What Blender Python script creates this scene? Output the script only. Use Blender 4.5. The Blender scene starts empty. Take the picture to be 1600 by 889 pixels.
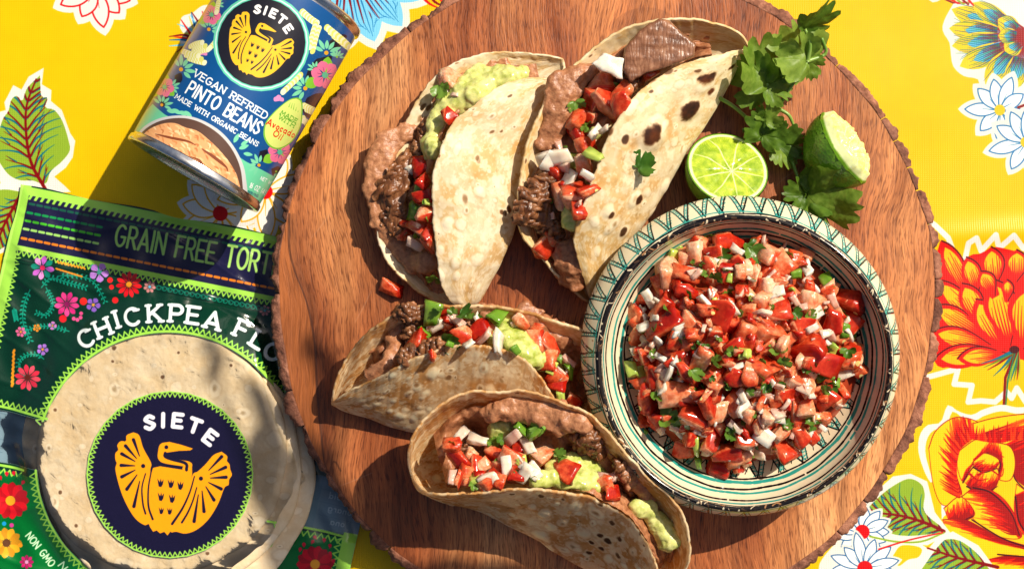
import bpy, bmesh, math, random
import numpy as np
from mathutils import Vector, Matrix, noise as mnoise
from math import radians, sin, cos, pi, sqrt, atan2
rnd = random.Random(7)
rs = np.random.RandomState(11)
sc = bpy.context.scene
C = sc.collection

# ------------------------------------------------------------------ camera
W, H = 1600, 889
SC = 0.34e-3                      # metres per photo pixel at the target plane
D = 0.90
TH = radians(2.0)
TGT = Vector((0, 0, 0.02))
CAM = TGT + Vector((0, -sin(TH), cos(TH))) * D
RIGHT = Vector((1, 0, 0)); UP = Vector((0, cos(TH), sin(TH))); FWD = (TGT - CAM).normalized()
camd = bpy.data.cameras.new('camera'); cam = bpy.data.objects.new('camera', camd); C.objects.link(cam)
cam.location = CAM; cam.rotation_euler = (TH, 0, 0)
camd.sensor_fit = 'HORIZONTAL'; camd.angle = 2 * math.atan(W / 2 * SC / D)
camd.clip_start = 0.01; camd.clip_end = 50
sc.camera = cam

# ------------------------------------------------------------------ light
SUN_AZ = radians(49)              # clockwise from the top of the picture (+y)
SUN_EL = radians(47)
sund = bpy.data.lights.new('sun', 'SUN'); sun = bpy.data.objects.new('sun', sund); C.objects.link(sun)
SUNV = Vector((sin(SUN_AZ) * cos(SUN_EL), cos(SUN_AZ) * cos(SUN_EL), sin(SUN_EL)))
sun.rotation_euler = (-SUNV).to_track_quat('-Z', 'Y').to_euler()
sun.location = SUNV * 2
sund.energy = 5.0; sund.angle = radians(0.6); sund.color = (1.0, 0.90, 0.75)
wd = bpy.data.worlds.new('World'); sc.world = wd; wd.use_nodes = True
wn = wd.node_tree.nodes; wl = wd.node_tree.links
bgn = wn['Background']; sky = wn.new('ShaderNodeTexSky'); sky.sky_type = 'NISHITA'
sky.sun_disc = False; sky.air_density = .8; sky.dust_density = 4.0; sky.ozone_density = .4; sky.sun_elevation = SUN_EL; sky.sun_rotation = SUN_AZ
wl.new(sky.outputs[0], bgn.inputs[0]); bgn.inputs[1].default_value = 0.065
sc.view_settings.view_transform = 'Standard'; sc.view_settings.look = 'None'
sc.view_settings.exposure = 0.14; sc.view_settings.gamma = 1.0
sc.render.engine = 'CYCLES'
sc.cycles.use_denoising = True
sc.cycles.max_bounces = 7; sc.cycles.transparent_max_bounces = 8
sc.cycles.diffuse_bounces = 4; sc.cycles.glossy_bounces = 3; sc.cycles.transmission_bounces = 4
sc.cycles.caustics_reflective = False; sc.cycles.caustics_refractive = False

# ------------------------------------------------------------------ pixel <-> place
def P(px, py, z=0.0):
    d = FWD * D + RIGHT * ((px - W / 2) * SC) + UP * ((H / 2 - py) * SC)
    k = (z - CAM.z) / d.z
    return CAM + d * k
nR, nU, nF, nC = [np.array(v) for v in (RIGHT, UP, FWD, CAM)]
def Pn(pp, z):
    pp = np.asarray(pp, float)
    d = nF * D + np.outer((pp[:, 0] - W / 2) * SC, nR) + np.outer((H / 2 - pp[:, 1]) * SC, nU)
    k = (np.asarray(z) - nC[2]) / d[:, 2]
    return nC + d * k[:, None]
def proj(v):
    q = np.asarray(v) - nC
    dd = q @ nF
    return np.stack([W / 2 + (q @ nR) / dd * D / SC, H / 2 - (q @ nU) / dd * D / SC], -1)
def ZM(ox, oy, k):
    return lambda *pts: [(ox + x * k, oy + y * k) for x, y in pts]

# ------------------------------------------------------------------ objects
def tag(o, label=None, cat=None, group=None, kind=None):
    if label: o['label'] = label
    if cat: o['category'] = cat
    if group: o['group'] = group
    if kind: o['kind'] = kind
    return o
def empty(name, loc, label=None, cat=None, group=None):
    o = bpy.data.objects.new(name, None); C.objects.link(o); o.location = loc
    o.empty_display_size = 0.01
    return tag(o, label, cat, group)
def link(name, me, mats=None, parent=None, mw=None, smooth=True):
    """link a mesh as one object; coordinates are world ones unless mw is given"""
    o = bpy.data.objects.new(name, me); C.objects.link(o)
    if mats is not None:
        for m in (mats if isinstance(mats, (list, tuple)) else [mats]): me.materials.append(m)
    if smooth and len(me.polygons):
        me.polygons.foreach_set('use_smooth', [True] * len(me.polygons))
    place(o, parent, mw)
    return o
def place(o, parent=None, mw=None):
    m = mw if mw is not None else Matrix.Identity(4)
    if parent is not None:
        o.parent = parent
        base = wm(parent)
        o.matrix_parent_inverse = Matrix.Identity(4)
        o.matrix_basis = base.inverted() @ m
    else:
        o.matrix_basis = m
    return o
def wm(o):
    m = o.matrix_basis.copy()
    while o.parent is not None:
        o = o.parent; m = o.matrix_basis @ m
    return m
def mesh(name, v, f):
    me = bpy.data.meshes.new(name)
    me.from_pydata([tuple(x) for x in v], [], [tuple(q) for q in f]); me.update()
    return me
def grid_faces(n, m, closed_m=False):
    i, j = np.meshgrid(np.arange(n - 1), np.arange(m if closed_m else m - 1), indexing='ij')
    a = i * m + j; b = i * m + (j + 1) % m
    return np.stack([a, b, b + m, a + m], -1).reshape(-1, 4)
def grid_mesh(name, pts, uv=None, closed=False):
    n, m = pts.shape[:2]
    F = grid_faces(n, m, closed)
    me = bpy.data.meshes.new(name)
    me.from_pydata(pts.reshape(-1, 3).tolist(), [], F.tolist())
    if uv is not None:
        lay = me.uv_layers.new(name='UVMap')
        q = np.zeros((len(F), 4, 2), np.float32)
        U = uv.reshape(-1, 2)
        q[:] = U[F]
        if closed:   # seam: wrap u
            s = q[:, :, 0].max(1) - q[:, :, 0].min(1) > .5
            qq = q[s]; qq[:, :, 0] = np.where(qq[:, :, 0] < .5, qq[:, :, 0] + 1, qq[:, :, 0]); q[s] = qq
        lay.data.foreach_set('uv', q.ravel())
    me.update()
    return me
def fromworld(me, loc):
    me.transform(Matrix.Translation(-Vector(loc))); return me
def bm_mesh(name, bm):
    me = bpy.data.meshes.new(name); bm.to_mesh(me); bm.free(); return me
def tube_mesh(name, pts, r0, r1=None, n=8):
    pts = [Vector(p) for p in pts]; r1 = r0 if r1 is None else r1
    v = []; f = []
    ref = Vector((0, 0, 1))
    for i, p in enumerate(pts):
        d = (pts[min(i + 1, len(pts) - 1)] - pts[max(i - 1, 0)]).normalized()
        a = d.cross(ref)
        if a.length < 1e-3: a = d.cross(Vector((1, 0, 0)))
        a.normalize(); b = d.cross(a)
        r = r0 + (r1 - r0) * i / (len(pts) - 1)
        for k in range(n):
            t = 2 * pi * k / n
            v.append(p + a * (cos(t) * r) + b * (sin(t) * r))
    for i in range(len(pts) - 1):
        for k in range(n):
            f.append((i * n + k, i * n + (k + 1) % n, (i + 1) * n + (k + 1) % n, (i + 1) * n + k))
    f.append(tuple(range(n))); f.append(tuple(range(len(v) - n, len(v))))
    return mesh(name, v, f)
def catmull(pts, n):
    """resample a polyline of any dimension as a smooth curve, even in arc length"""
    p = np.asarray(pts, float)
    q = np.vstack([2 * p[0] - p[1], p, 2 * p[-1] - p[-2]])
    out = []
    for i in range(1, len(q) - 2):
        t = np.linspace(0, 1, 16, endpoint=False)[:, None]
        a, b, c, d = q[i - 1], q[i], q[i + 1], q[i + 2]
        out.append(.5 * (2 * b + (c - a) * t + (2 * a - 5 * b + 4 * c - d) * t ** 2 + (3 * b - a - 3 * c + d) * t ** 3))
    o = np.vstack(out + [p[-1:]])
    L = np.r_[0, np.cumsum(np.linalg.norm(np.diff(o, axis=0), axis=1))]
    s = np.linspace(0, L[-1], n)
    return np.stack([np.interp(s, L, o[:, k]) for k in range(o.shape[1])], -1)
def fbm(shape, cell, seed, octaves=4, gain=.5):
    """smooth noise on an array, about 0..1"""
    r = np.random.RandomState(seed); h, w = shape; out = np.zeros(shape, np.float32); amp = 1; tot = 0
    cy, cx = (cell, cell) if np.isscalar(cell) else cell
    for o in range(octaves):
        gh, gw = int(h / cy) + 4, int(w / cx) + 4
        g = r.rand(gh, gw).astype(np.float32)
        y = np.arange(h) / cy; x = np.arange(w) / cx
        yi = y.astype(int); xi = x.astype(int); fy = y - yi; fx = x - xi
        fy = (fy * fy * (3 - 2 * fy)).astype(np.float32)[:, None]; fx = (fx * fx * (3 - 2 * fx)).astype(np.float32)[None]
        a = g[yi][:, xi]; b = g[yi][:, xi + 1]; c = g[yi + 1][:, xi]; d = g[yi + 1][:, xi + 1]
        out += amp * ((a * (1 - fx) + b * fx) * (1 - fy) + (c * (1 - fx) + d * fx) * fy)
        tot += amp; amp *= gain; cy = max(cy / 2, 1); cx = max(cx / 2, 1)
    return out / tot

# ------------------------------------------------------------------ print: a small painter for flat print
class Canvas:
    def __init__(s, w, h, bg, T=None, k=1.0):
        s.w, s.h, s.T, s.k = w, h, T, k
        s.a = np.zeros((h, w, 4), np.float32); s.a[:] = bg if len(bg) == 4 else (*bg, 1); s.cl = None
    def tr(s, pts):
        p = np.asarray(pts, float).reshape(-1, 2)
        return s.T(p) if s.T else p
    def _blend(s, x0, y0, m, col):
        h, w = m.shape
        col = col if len(col) == 4 else (*col, 1)
        c = np.array(col, np.float32)
        if s.cl is not None: m = m * s.cl[y0:y0 + h, x0:x0 + w]
        s.a[y0:y0 + h, x0:x0 + w] += (c - s.a[y0:y0 + h, x0:x0 + w]) * m[..., None]
    def poly(s, pts, col, smooth=0):
        if smooth:
            pts = catmull(list(pts) + [pts[0]], smooth)
        p = s.tr(pts)
        x0 = max(int(p[:, 0].min()) - 1, 0); x1 = min(int(p[:, 0].max()) + 2, s.w)
        y0 = max(int(p[:, 1].min()) - 1, 0); y1 = min(int(p[:, 1].max()) + 2, s.h)
        if x1 <= x0 or y1 <= y0: return
        S = 3
        ys = y0 + (np.arange((y1 - y0) * S) + .5) / S
        xs = x0 + (np.arange((x1 - x0) * S) + .5) / S
        ins = np.zeros((len(ys), len(xs)), bool)
        q = np.roll(p, -1, 0)
        for (ax, ay), (bx, by) in zip(p, q):
            if ay == by: continue
            lo, hi = min(ay, by), max(ay, by)
            r0 = np.searchsorted(ys, lo); r1 = np.searchsorted(ys, hi)
            if r1 <= r0: continue
            xi = ax + (ys[r0:r1] - ay) * (bx - ax) / (by - ay)
            ins[r0:r1] ^= xs[None] > xi[:, None]
        m = ins.reshape(y1 - y0, S, x1 - x0, S).mean((1, 3)).astype(np.float32)
        s._blend(x0, y0, m, col)
    def stroke(s, pts, w, col, w1=None, smooth=0, wm_=None):
        """a brush line; w -> w1 (or swelling to wm_ half way), widths in photo pixels"""
        if smooth: pts = catmull(pts, smooth)
        p = s.tr(pts); n = len(p)
        t = np.linspace(0, 1, n)
        ww = w + ((w if w1 is None else w1) - w) * t
        if wm_ is not None: ww = ww + (wm_ - .5 * (w + (w if w1 is None else w1))) * 4 * t * (1 - t)
        r = np.maximum(ww * s.k / 2, .25)
        R = r.max() + 1.5
        x0 = max(int(p[:, 0].min() - R), 0); x1 = min(int(p[:, 0].max() + R) + 1, s.w)
        y0 = max(int(p[:, 1].min() - R), 0); y1 = min(int(p[:, 1].max() + R) + 1, s.h)
        if x1 <= x0 or y1 <= y0: return
        m = np.zeros((y1 - y0, x1 - x0), np.float32)
        for i in range(n - 1):
            a, b = p[i], p[i + 1]; rr = max(r[i], r[i + 1]) + 1.5
            u0 = max(int(min(a[0], b[0]) - rr), x0); u1 = min(int(max(a[0], b[0]) + rr) + 1, x1)
            v0 = max(int(min(a[1], b[1]) - rr), y0); v1 = min(int(max(a[1], b[1]) + rr) + 1, y1)
            if u1 <= u0 or v1 <= v0: continue
            X = np.arange(u0, u1)[None] + .5; Y = np.arange(v0, v1)[:, None] + .5
            d = b - a; L = d @ d
            tt = np.clip(((X - a[0]) * d[0] + (Y - a[1]) * d[1]) / (L + 1e-9), 0, 1)
            dist = np.hypot(X - a[0] - tt * d[0], Y - a[1] - tt * d[1])
            cov = np.clip(r[i] + (r[i + 1] - r[i]) * tt - dist + .5, 0, 1)
            sub = m[v0 - y0:v1 - y0, u0 - x0:u1 - x0]
            np.maximum(sub, cov, out=sub)
        s._blend(x0, y0, m, col)
    def disc(s, c, r, col, ry=None, rot=0):
        t = np.linspace(0, 2 * pi, 28, endpoint=False); ry = r if ry is None else ry
        x = np.cos(t) * r; y = np.sin(t) * ry
        s.poly(np.stack([c[0] + x * cos(rot) - y * sin(rot), c[1] + x * sin(rot) + y * cos(rot)], -1), col)
    def glyph(s, ch, x, y, ang, h, col, wt=.16, xs=1., slab=False, mirror=False):
        """one character, lower left corner at (x, y), height h, turned by ang (degrees, clockwise)"""
        if ch == ' ': return .45 * h * xs
        g = GL[ch]; a = radians(ang); ca, sa = cos(a), sin(a)
        def tp(q):
            q = np.asarray(q, float); X = q[:, 0] * h * xs; Y = -(q[:, 1] * h * (1 - wt) + wt * h / 2)
            if mirror: X = g[0] * h * xs - X
            return np.stack([x + X * ca - Y * sa, y + X * sa + Y * ca], -1)
        th = wt * h
        for st in g[1]:
            s.stroke(tp(st), th, col)
        if slab:
            for (qx, qy) in g[2]:
                s.stroke(tp([(qx - .13, qy), (qx + .13, qy)]), th * .8, col)
        return (g[0] + .27) * h * xs
    def text(s, txt, x, y, ang, h, col, wt=.16, xs=1., slab=False, gap=0, mirror=False):
        a = radians(ang)
        for ch in txt:
            ad = s.glyph(ch, x, y, ang, h, col, wt, xs, slab, mirror) + gap
            x += cos(a) * ad; y += sin(a) * ad
        return x, y
    def letter(s, ch, cx, cy, ang, h, col, wt=.16, xs=1., slab=False):
        w = GL[ch][0] * h * xs / 2; a = radians(ang)
        s.glyph(ch, cx - w * cos(a) - (h / 2) * sin(a), cy - w * sin(a) + (h / 2) * cos(a), ang, h, col, wt, xs, slab)
    def clip(s, pts=None, smooth=0):
        """keep what follows inside an outline"""
        s.cl = None
        if pts is not None:
            t = Canvas(s.w, s.h, (0, 0, 0), s.T, s.k); t.poly(pts, (1, 1, 1), smooth); s.cl = t.a[..., 0]
    def fit(s, txt, p0, p1, h, col, wt=.16, slab=False, xs=1., fixgap=None):
        """text centred on the line p0 -> p1, spread or squeezed to fill it"""
        L = math.hypot(p1[0] - p0[0], p1[1] - p0[1]); a = math.degrees(atan2(p1[1] - p0[1], p1[0] - p0[0]))
        ws = [.45 * h if c == ' ' else GL[c][0] * h for c in txt]; gp = .27 * h
        nat = sum(ws) + gp * (len(txt) - 1)
        xs = L / nat
        ca, sa = cos(radians(a)), sin(radians(a)); x, y = p0[0] - h / 2 * sa, p0[1] + h / 2 * ca
        for c, w in zip(txt, ws):
            if c != ' ': s.glyph(c, x, y, a, h, col, wt, xs, slab)
            d = (w + gp) * xs; x += ca * d; y += sa * d
    def image(s, name, data=False):
        im = bpy.data.images.new(name, s.w, s.h, alpha=True)
        if data: im.colorspace_settings.name = 'Non-Color'
        im.alpha_mode = 'CHANNEL_PACKED'
        im.pixels.foreach_set(np.ascontiguousarray(np.clip(s.a[::-1], 0, 1)).ravel()); im.update(); im.pack()
        return im
def el(cx, cy, rx, ry, a0, a1, n=14):
    t = np.radians(np.linspace(a0, a1, n)); return [(cx + rx * cos(q), cy + ry * sin(q)) for q in t]
def cmr(pts, n=20): return [tuple(q) for q in catmull(pts, n)]
GL = {
 'A': (.8, [[(0, 0), (.4, 1), (.8, 0)], [(.15, .3), (.65, .3)]], [(.02, 0), (.78, 0)]),
 'B': (.66, [[(0, 0), (0, 1)], [(0, 1), (.36, 1)] + el(.36, .76, .26, .24, 90, -90) + [(0, .52)], [(.36, .52)] + el(.38, .26, .28, .26, 90, -90) + [(0, 0)]], [(0, 0), (0, 1)]),
 'C': (.74, [el(.4, .5, .4, .5, 48, 312, 20)], [(.66, .86)]),
 'D': (.74, [[(0, 0), (0, 1), (.3, 1)] + el(.32, .5, .42, .5, 90, -90, 16) + [(0, 0)]], [(0, 0), (0, 1)]),
 'E': (.6, [[(.6, 1), (0, 1), (0, 0), (.6, 0)], [(0, .52), (.5, .52)]], [(0, 0), (0, 1)]),
 'F': (.58, [[(.58, 1), (0, 1), (0, 0)], [(0, .5), (.48, .5)]], [(0, 0), (0, 1)]),
 'G': (.78, [el(.4, .5, .4, .5, 48, 325, 20) + [(.76, .45), (.46, .45)]], []),
 'H': (.7, [[(0, 0), (0, 1)], [(.7, 0), (.7, 1)], [(0, .5), (.7, .5)]], [(0, 0), (0, 1), (.7, 0), (.7, 1)]),
 'I': (.1, [[(.05, 0), (.05, 1)]], [(.05, 0), (.05, 1)]),
 'K': (.7, [[(0, 0), (0, 1)], [(.66, 1), (.04, .42)], [(.2, .58), (.7, 0)]], [(0, 0), (0, 1), (.68, 0), (.64, 1)]),
 'L': (.56, [[(0, 1), (0, 0), (.56, 0)]], [(0, 1), (0, 0)]),
 'M': (.9, [[(0, 0), (.08, 1), (.45, .25), (.82, 1), (.9, 0)]], [(0, 0), (.9, 0)]),
 'N': (.72, [[(0, 0), (0, 1), (.72, 0), (.72, 1)]], [(0, 0), (.72, 1)]),
 'O': (.8, [el(.4, .5, .4, .5, 0, 360, 26)], []),
 'P': (.62, [[(0, 0), (0, 1), (.34, 1)] + el(.36, .73, .27, .27, 90, -90) + [(0, .46)]], [(0, 0), (0, 1)]),
 'R': (.66, [[(0, 0), (0, 1), (.34, 1)] + el(.36, .74, .27, .26, 90, -90) + [(0, .48)], [(.32, .48), (.66, 0)]], [(0, 0), (0, 1), (.66, 0)]),
 'S': (.64, [cmr([(.6, .84), (.34, 1), (.05, .76), (.32, .52), (.6, .27), (.3, 0), (.0, .17)], 26)], []),
 'T': (.72, [[(0, 1), (.72, 1)], [(.36, 1), (.36, 0)]], [(.36, 0)]),
 'U': (.7, [[(0, 1), (0, .35)] + el(.35, .35, .35, .35, 180, 360) + [(.7, 1)]], [(0, 1), (.7, 1)]),
 'V': (.76, [[(0, 1), (.38, 0), (.76, 1)]], [(0, 1), (.76, 1)]),
 'W': (1.05, [[(0, 1), (.26, 0), (.52, .85), (.79, 0), (1.05, 1)]], [(0, 1), (1.05, 1)]),
 'Z': (.64, [[(0, 1), (.64, 1), (0, 0), (.64, 0)]], []),
 '1': (.22, [[(0, .82), (.2, 1), (.2, 0)]], [(.2, 0)]),
 '6': (.56, [el(.28, .28, .28, .28, 0, 360, 20), cmr([(.02, .34), (.1, .7), (.42, 1)], 10)], []),
 '4': (.6, [[(.44, 0), (.44, 1), (0, .3), (.6, .3)]], []),
 '5': (.56, [[(.52, 1), (.08, 1), (.04, .55)] + el(.26, .3, .3, .3, 120, -140)], []),
 '(': (.2, [el(.35, .5, .35, .65, 130, 230, 10)], []), ')': (.2, [el(-.15, .5, .35, .65, 50, -50, 10)], []),
 'g': (.5, [el(.25, .3, .25, .28, 0, 360, 18), [(.5, .56), (.5, -.1)] + el(.25, -.1, .25, .2, 0, -150, 8)], []),
 'v': (.46, [cmr([(0, .55), (.06, .52), (.2, 0), (.4, .55)], 12)], []), 'o': (.46, [el(.23, .28, .22, .28, 0, 360, 18)], []),
 'c': (.42, [el(.23, .28, .22, .28, 45, 315, 14)], []), 'a': (.5, [el(.22, .28, .22, .28, 0, 360, 16), [(.46, .56), (.46, .05), (.52, 0)]], []),
 'd': (.5, [el(.22, .28, .22, .28, 0, 360, 16), [(.46, 1), (.46, .05), (.52, 0)]], []),
 'i': (.1, [[(.05, .55), (.05, 0)], [(.05, .8), (.05, .82)]], []), 'l': (.1, [[(.05, 1), (.05, .05), (.12, 0)]], []),
 'e': (.46, [[(.02, .3)] + el(.23, .28, .22, .28, 5, 320, 16)], []), 't': (.3, [[(.12, .85), (.12, .1), (.25, 0)], [(0, .56), (.3, .56)]], []),
 'n': (.46, [[(.02, .55), (.02, 0)], el(.23, .32, .2, .24, 170, 0, 8) + [(.43, 0)]], []),
 'r': (.3, [[(.02, .55), (.02, 0)], el(.2, .32, .18, .24, 170, 50, 8)], []),
}
def petal(c, ang, L, w, sharp=1.3, n=14, bend=0):
    """outline of a petal from its base c outward"""
    t = np.linspace(0, 1, n); half = w / 2 * np.sin(pi * t ** sharp) ** .8
    half[-1] = 0
    x = np.r_[t * L, (t * L)[::-1]]; y = np.r_[half, -half[::-1]] + bend * np.r_[t ** 2, t[::-1] ** 2] * L
    a = radians(ang)
    return np.stack([c[0] + x * cos(a) - y * sin(a), c[1] + x * sin(a) + y * cos(a)], -1)
def at(c, ang, r, off=0):
    a = radians(ang); return (c[0] + r * cos(a) - off * sin(a), c[1] + r * sin(a) + off * cos(a))

# ------------------------------------------------------------------ materials
class M:
    def __init__(s, name):
        s.m = bpy.data.materials.new(name); s.m.use_nodes = True
        s.t = s.m.node_tree; s.n = s.t.nodes; s.b = s.n['Principled BSDF']; s.out = s.n['Material Output']
    def new(s, ty, **kw):
        q = s.n.new(ty)
        for k, v in kw.items(): setattr(q, k, v)
        return q
    def ln(s, a, b): s.t.links.new(a, b)
    def set(s, **kw):
        for k, v in kw.items():
            i = s.b.inputs[k.replace('_', ' ')]
            i.default_value = (*v, 1) if isinstance(v, (tuple, list)) and len(v) == 3 and i.type == 'RGBA' else v
        return s
    def coord(s, scale=(1, 1, 1), kind='Object'):
        tc = s.new('ShaderNodeTexCoord'); mp = s.new('ShaderNodeMapping'); mp.inputs['Scale'].default_value = scale
        s.ln(tc.outputs[kind], mp.inputs[0]); return mp.outputs[0]
    def noise(s, scale, detail=4, rough=.55, vec=None, dist=0):
        q = s.new('ShaderNodeTexNoise'); q.inputs['Scale'].default_value = scale; q.inputs['Detail'].default_value = detail
        q.inputs['Roughness'].default_value = rough; q.inputs['Distortion'].default_value = dist
        if vec is not None: s.ln(vec, q.inputs['Vector'])
        return q.outputs[0]
    def ramp(s, fac, stops):
        q = s.new('ShaderNodeValToRGB'); e = q.color_ramp.elements
        while len(e) < len(stops): e.new(.5)
        for k, (p, c) in zip(e, stops): k.position = p; k.color = (*c, 1) if len(c) == 3 else c
        s.ln(fac, q.inputs[0]); return q.outputs[0]
    def mix(s, f, a, b, mode='MIX'):
        q = s.new('ShaderNodeMix', data_type='RGBA', blend_type=mode)
        for k, v in ((0, f), (6, a), (7, b)):
            if hasattr(v, 'links'): s.ln(v, q.inputs[k])
            else: q.inputs[k].default_value = (*v, 1) if isinstance(v, tuple) and len(v) == 3 else v
        return q.outputs[2]
    def math(s, op, a, b=0.0, clamp=False):
        q = s.new('ShaderNodeMath', operation=op, use_clamp=clamp)
        for k, v in ((0, a), (1, b)):
            if hasattr(v, 'links'): s.ln(v, q.inputs[k])
            else: q.inputs[k].default_value = v
        return q.outputs[0]
    def bump(s, h, strength=.3, dist=.001):
        q = s.new('ShaderNodeBump'); q.inputs['Strength'].default_value = strength; q.inputs['Distance'].default_value = dist
        s.ln(h, q.inputs['Height'])
        prev = s.b.inputs['Normal']
        if prev.is_linked:
            s.ln(prev.links[0].from_socket, q.inputs['Normal'])
        s.ln(q.outputs[0], s.b.inputs['Normal'])
        return s
    def img(s, im, uv=True):
        q = s.new('ShaderNodeTexImage'); q.image = im; q.interpolation = 'Linear'; q.extension = 'EXTEND'
        tc = s.new('ShaderNodeTexCoord'); s.ln(tc.outputs['UV'], q.inputs[0]); return q
    def color(s, sock): s.ln(sock, s.b.inputs['Base Color']); return s
    def rand(s): return s.new('ShaderNodeObjectInfo').outputs['Random']
    def translucent(s, col, fac):
        tr = s.new('ShaderNodeBsdfTranslucent'); mx = s.new('ShaderNodeMixShader'); mx.inputs[0].default_value = fac
        if hasattr(col, 'links'): s.ln(col, tr.inputs[0])
        else: tr.inputs[0].default_value = (*col, 1)
        s.ln(s.b.outputs[0], mx.inputs[1]); s.ln(tr.outputs[0], mx.inputs[2]); s.ln(mx.outputs[0], s.out.inputs[0]); return s
# ================================================================== tablecloth
YEL = (.91, .74, .0); WHT = (.90, .885, .86); RED = (.88, .03, .03); DRD = (.50, .02, .04)
TEAL = (.03, .42, .50); BLU = (.05, .42, .68); SKY = (.48, .80, .95); GRN = (.55, .68, .18); GOLD = (.94, .66, .03)
X0, X1, Y0, Y1 = -.36, .36, -.22, .22
CK = 3300.0                                     # canvas pixels per metre
def Tcl(p):
    w = Pn(p, np.zeros(len(p))); return np.stack([(w[:, 0] - X0) * CK, (Y1 - w[:, 1]) * CK], -1)
cv = Canvas(int((X1 - X0) * CK), int((Y1 - Y0) * CK), YEL, Tcl, k=SC * CK)
ar = random.Random(3)

def leafprint(outline, border, rib, n=11, side=60, c1=TEAL, c2=DRD):
    cv.poly(border, WHT); cv.poly(outline, GRN, smooth=90)
    rb = catmull(rib, 40)
    cv.clip(outline, 90)
    for i in range(n):
        t = (i + .6) / n; q = rb[int(t * 39)]; d = rb[min(int(t * 39) + 1, 39)] - rb[max(int(t * 39) - 1, 0)]
        a0 = math.degrees(atan2(d[1], d[0]))
        for sg in (-1, 1):
            L = side * (.5 + .75 * sin(pi * min(1, .15 + t * .85)))
            a = a0 + sg * (128 - 8 * t)
            p = [q, at(q, a, L * .35, sg * L * .05), at(q, a, L * .72, sg * L * -.02), at(q, a, L, sg * -L * .14)]
            cv.stroke(p, 4.2, c1, .6, smooth=14)
            b0 = at(q, a + 8 * sg, L * .06)
            cv.stroke([b0, at(q, a + 10 * sg, L * .4, sg * L * .04), at(q, a + 12 * sg, L * ar.uniform(.6, .95))], 3.4, c2, .5, smooth=10)
            for kk in range(2):
                r0 = ar.uniform(.45, .7) * L
                cv.stroke([at(q, a + 16 * sg, r0), at(q, a + 19 * sg, r0 + L * .3)], 2.2, c1 if kk else c2, .4)
    cv.clip(); cv.stroke(rib, 2.5, c2, 5.5, smooth=30)
def star(c, n, L, w, a0, fill, line, lw, cr, cc, border=0, jit=6, sharp=1.1, arc=360):
    for ps in (0, 1):
        for i in range(n):
            a = a0 + arc * i / n + jit * sin(i * 5.3); l = L * (1 + .12 * sin(i * 3.7))
            if ps == 0 and border:
                cv.poly(petal(c, a, l * 1.0 + border * 2.0, w + border * 2.2, sharp), WHT)
            elif ps == 1:
                q = petal(c, a, l, w, sharp); cv.poly(q, fill)
                if line: cv.stroke(np.vstack([q, q[:1]]), lw, line)
                if line: cv.stroke([at(c, a, cr), at(c, a, l * .5, 1.5)], lw * .8, line, .4)
    if cr: cv.disc(c, cr, cc)

# --- white star cut by the upper edge, top left
star((150, -18), 11, 56, 26, 20, WHT, (.85, .02, .05), 2.6, 0, RED, border=7, jit=7)
# --- green leaf, left
leafprint([(62, 118), (64, 150), (74, 153), (70, 168), (84, 172), (97, 190), (107, 222), (108, 236), (96, 252), (78, 268), (70, 287), (50, 282), (28, 281), (8, 268), (-8, 235), (2, 190), (12, 174), (17, 156), (26, 150), (34, 158), (42, 138)],
          [(68, 106), (65, 132), (80, 141), (79, 158), (96, 172), (101, 186), (109, 208), (117, 220), (113, 246), (102, 262), (84, 276), (100, 290), (110, 300), (70, 302), (40, 296), (4, 296), (-20, 240), (-6, 176), (8, 172), (6, 160), (20, 133), (33, 140), (44, 120)],
          [(56, 124), (41, 165), (40, 210), (48, 255), (70, 296)], 12, 56)
# --- second leaf, left edge behind the pouch
leafprint([(34, 300), (28, 330), (20, 360), (8, 384), (-30, 395), (-40, 340), (-20, 305), (4, 296)],
          [(40, 292), (46, 320), (36, 350), (20, 388), (-10, 400), (-60, 400), (-50, 300), (0, 286)], [(-8, 386), (6, 350), (30, 306)], 7, 34)
cv.stroke([(70, 296), (96, 320)], 5, DRD, 4); cv.stroke([(66, 300), (90, 322)], 3, TEAL, 2)
# --- little cloud-like flower behind the can
cv.poly([(345, 10), (318, 8), (300, 20), (284, 26), (280, 42), (286, 54), (280, 66), (290, 78), (310, 84), (345, 90), (370, 60)], WHT, smooth=60)
for i in range(16):
    a = 150 + i * 11; c0 = (306, 66) if i % 2 else (312, 60)
    cv.stroke([c0, at(c0, a, 20, 3), at(c0, a, 42, 10 * sin(i))], 5.5, [DRD, SKY, RED, BLU, (.85, .8, .3)][i % 5], 1.2, smooth=12)
# --- pale blue flower under the top edge
blc = (545, -58)
for i, (a, l, w) in enumerate([(150, 95, 40), (132, 112, 48), (112, 112, 52), (92, 126, 50), (72, 130, 52), (50, 130, 50), (28, 125, 44), (8, 110, 40)]):
    cv.poly(petal(blc, a, l + 14, w + 20, 1.25), WHT)
for i, (a, l, w) in enumerate([(150, 95, 40), (132, 112, 48), (112, 112, 52), (92, 126, 50), (72, 130, 52), (50, 130, 50), (28, 125, 44), (8, 110, 40)]):
    cv.poly(petal(blc, a, l, w, 1.35), SKY)
    for j in range(-3, 4):
        cv.stroke([at(blc, a, l * .35, j * w * .09), at(blc, a, l * .7, j * w * .14), at(blc, a, l * (.93 - .05 * abs(j)), j * w * .06)], 2.6, BLU, .6, smooth=10)
        if j % 2: cv.stroke([at(blc, a, l * .3, j * w * .1), at(blc, a, l * ar.uniform(.6, .85), j * w * .13)], 4.8, DRD, .8)
for i in range(7):
    cv.stroke([(650 + i * 16, -20), (668 + i * 12, 4), (690 + 14 * i, 15 - 4 * i)], 7, [RED, DRD, (.85, .2, .1)][i % 3], 1, smooth=9)
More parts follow.
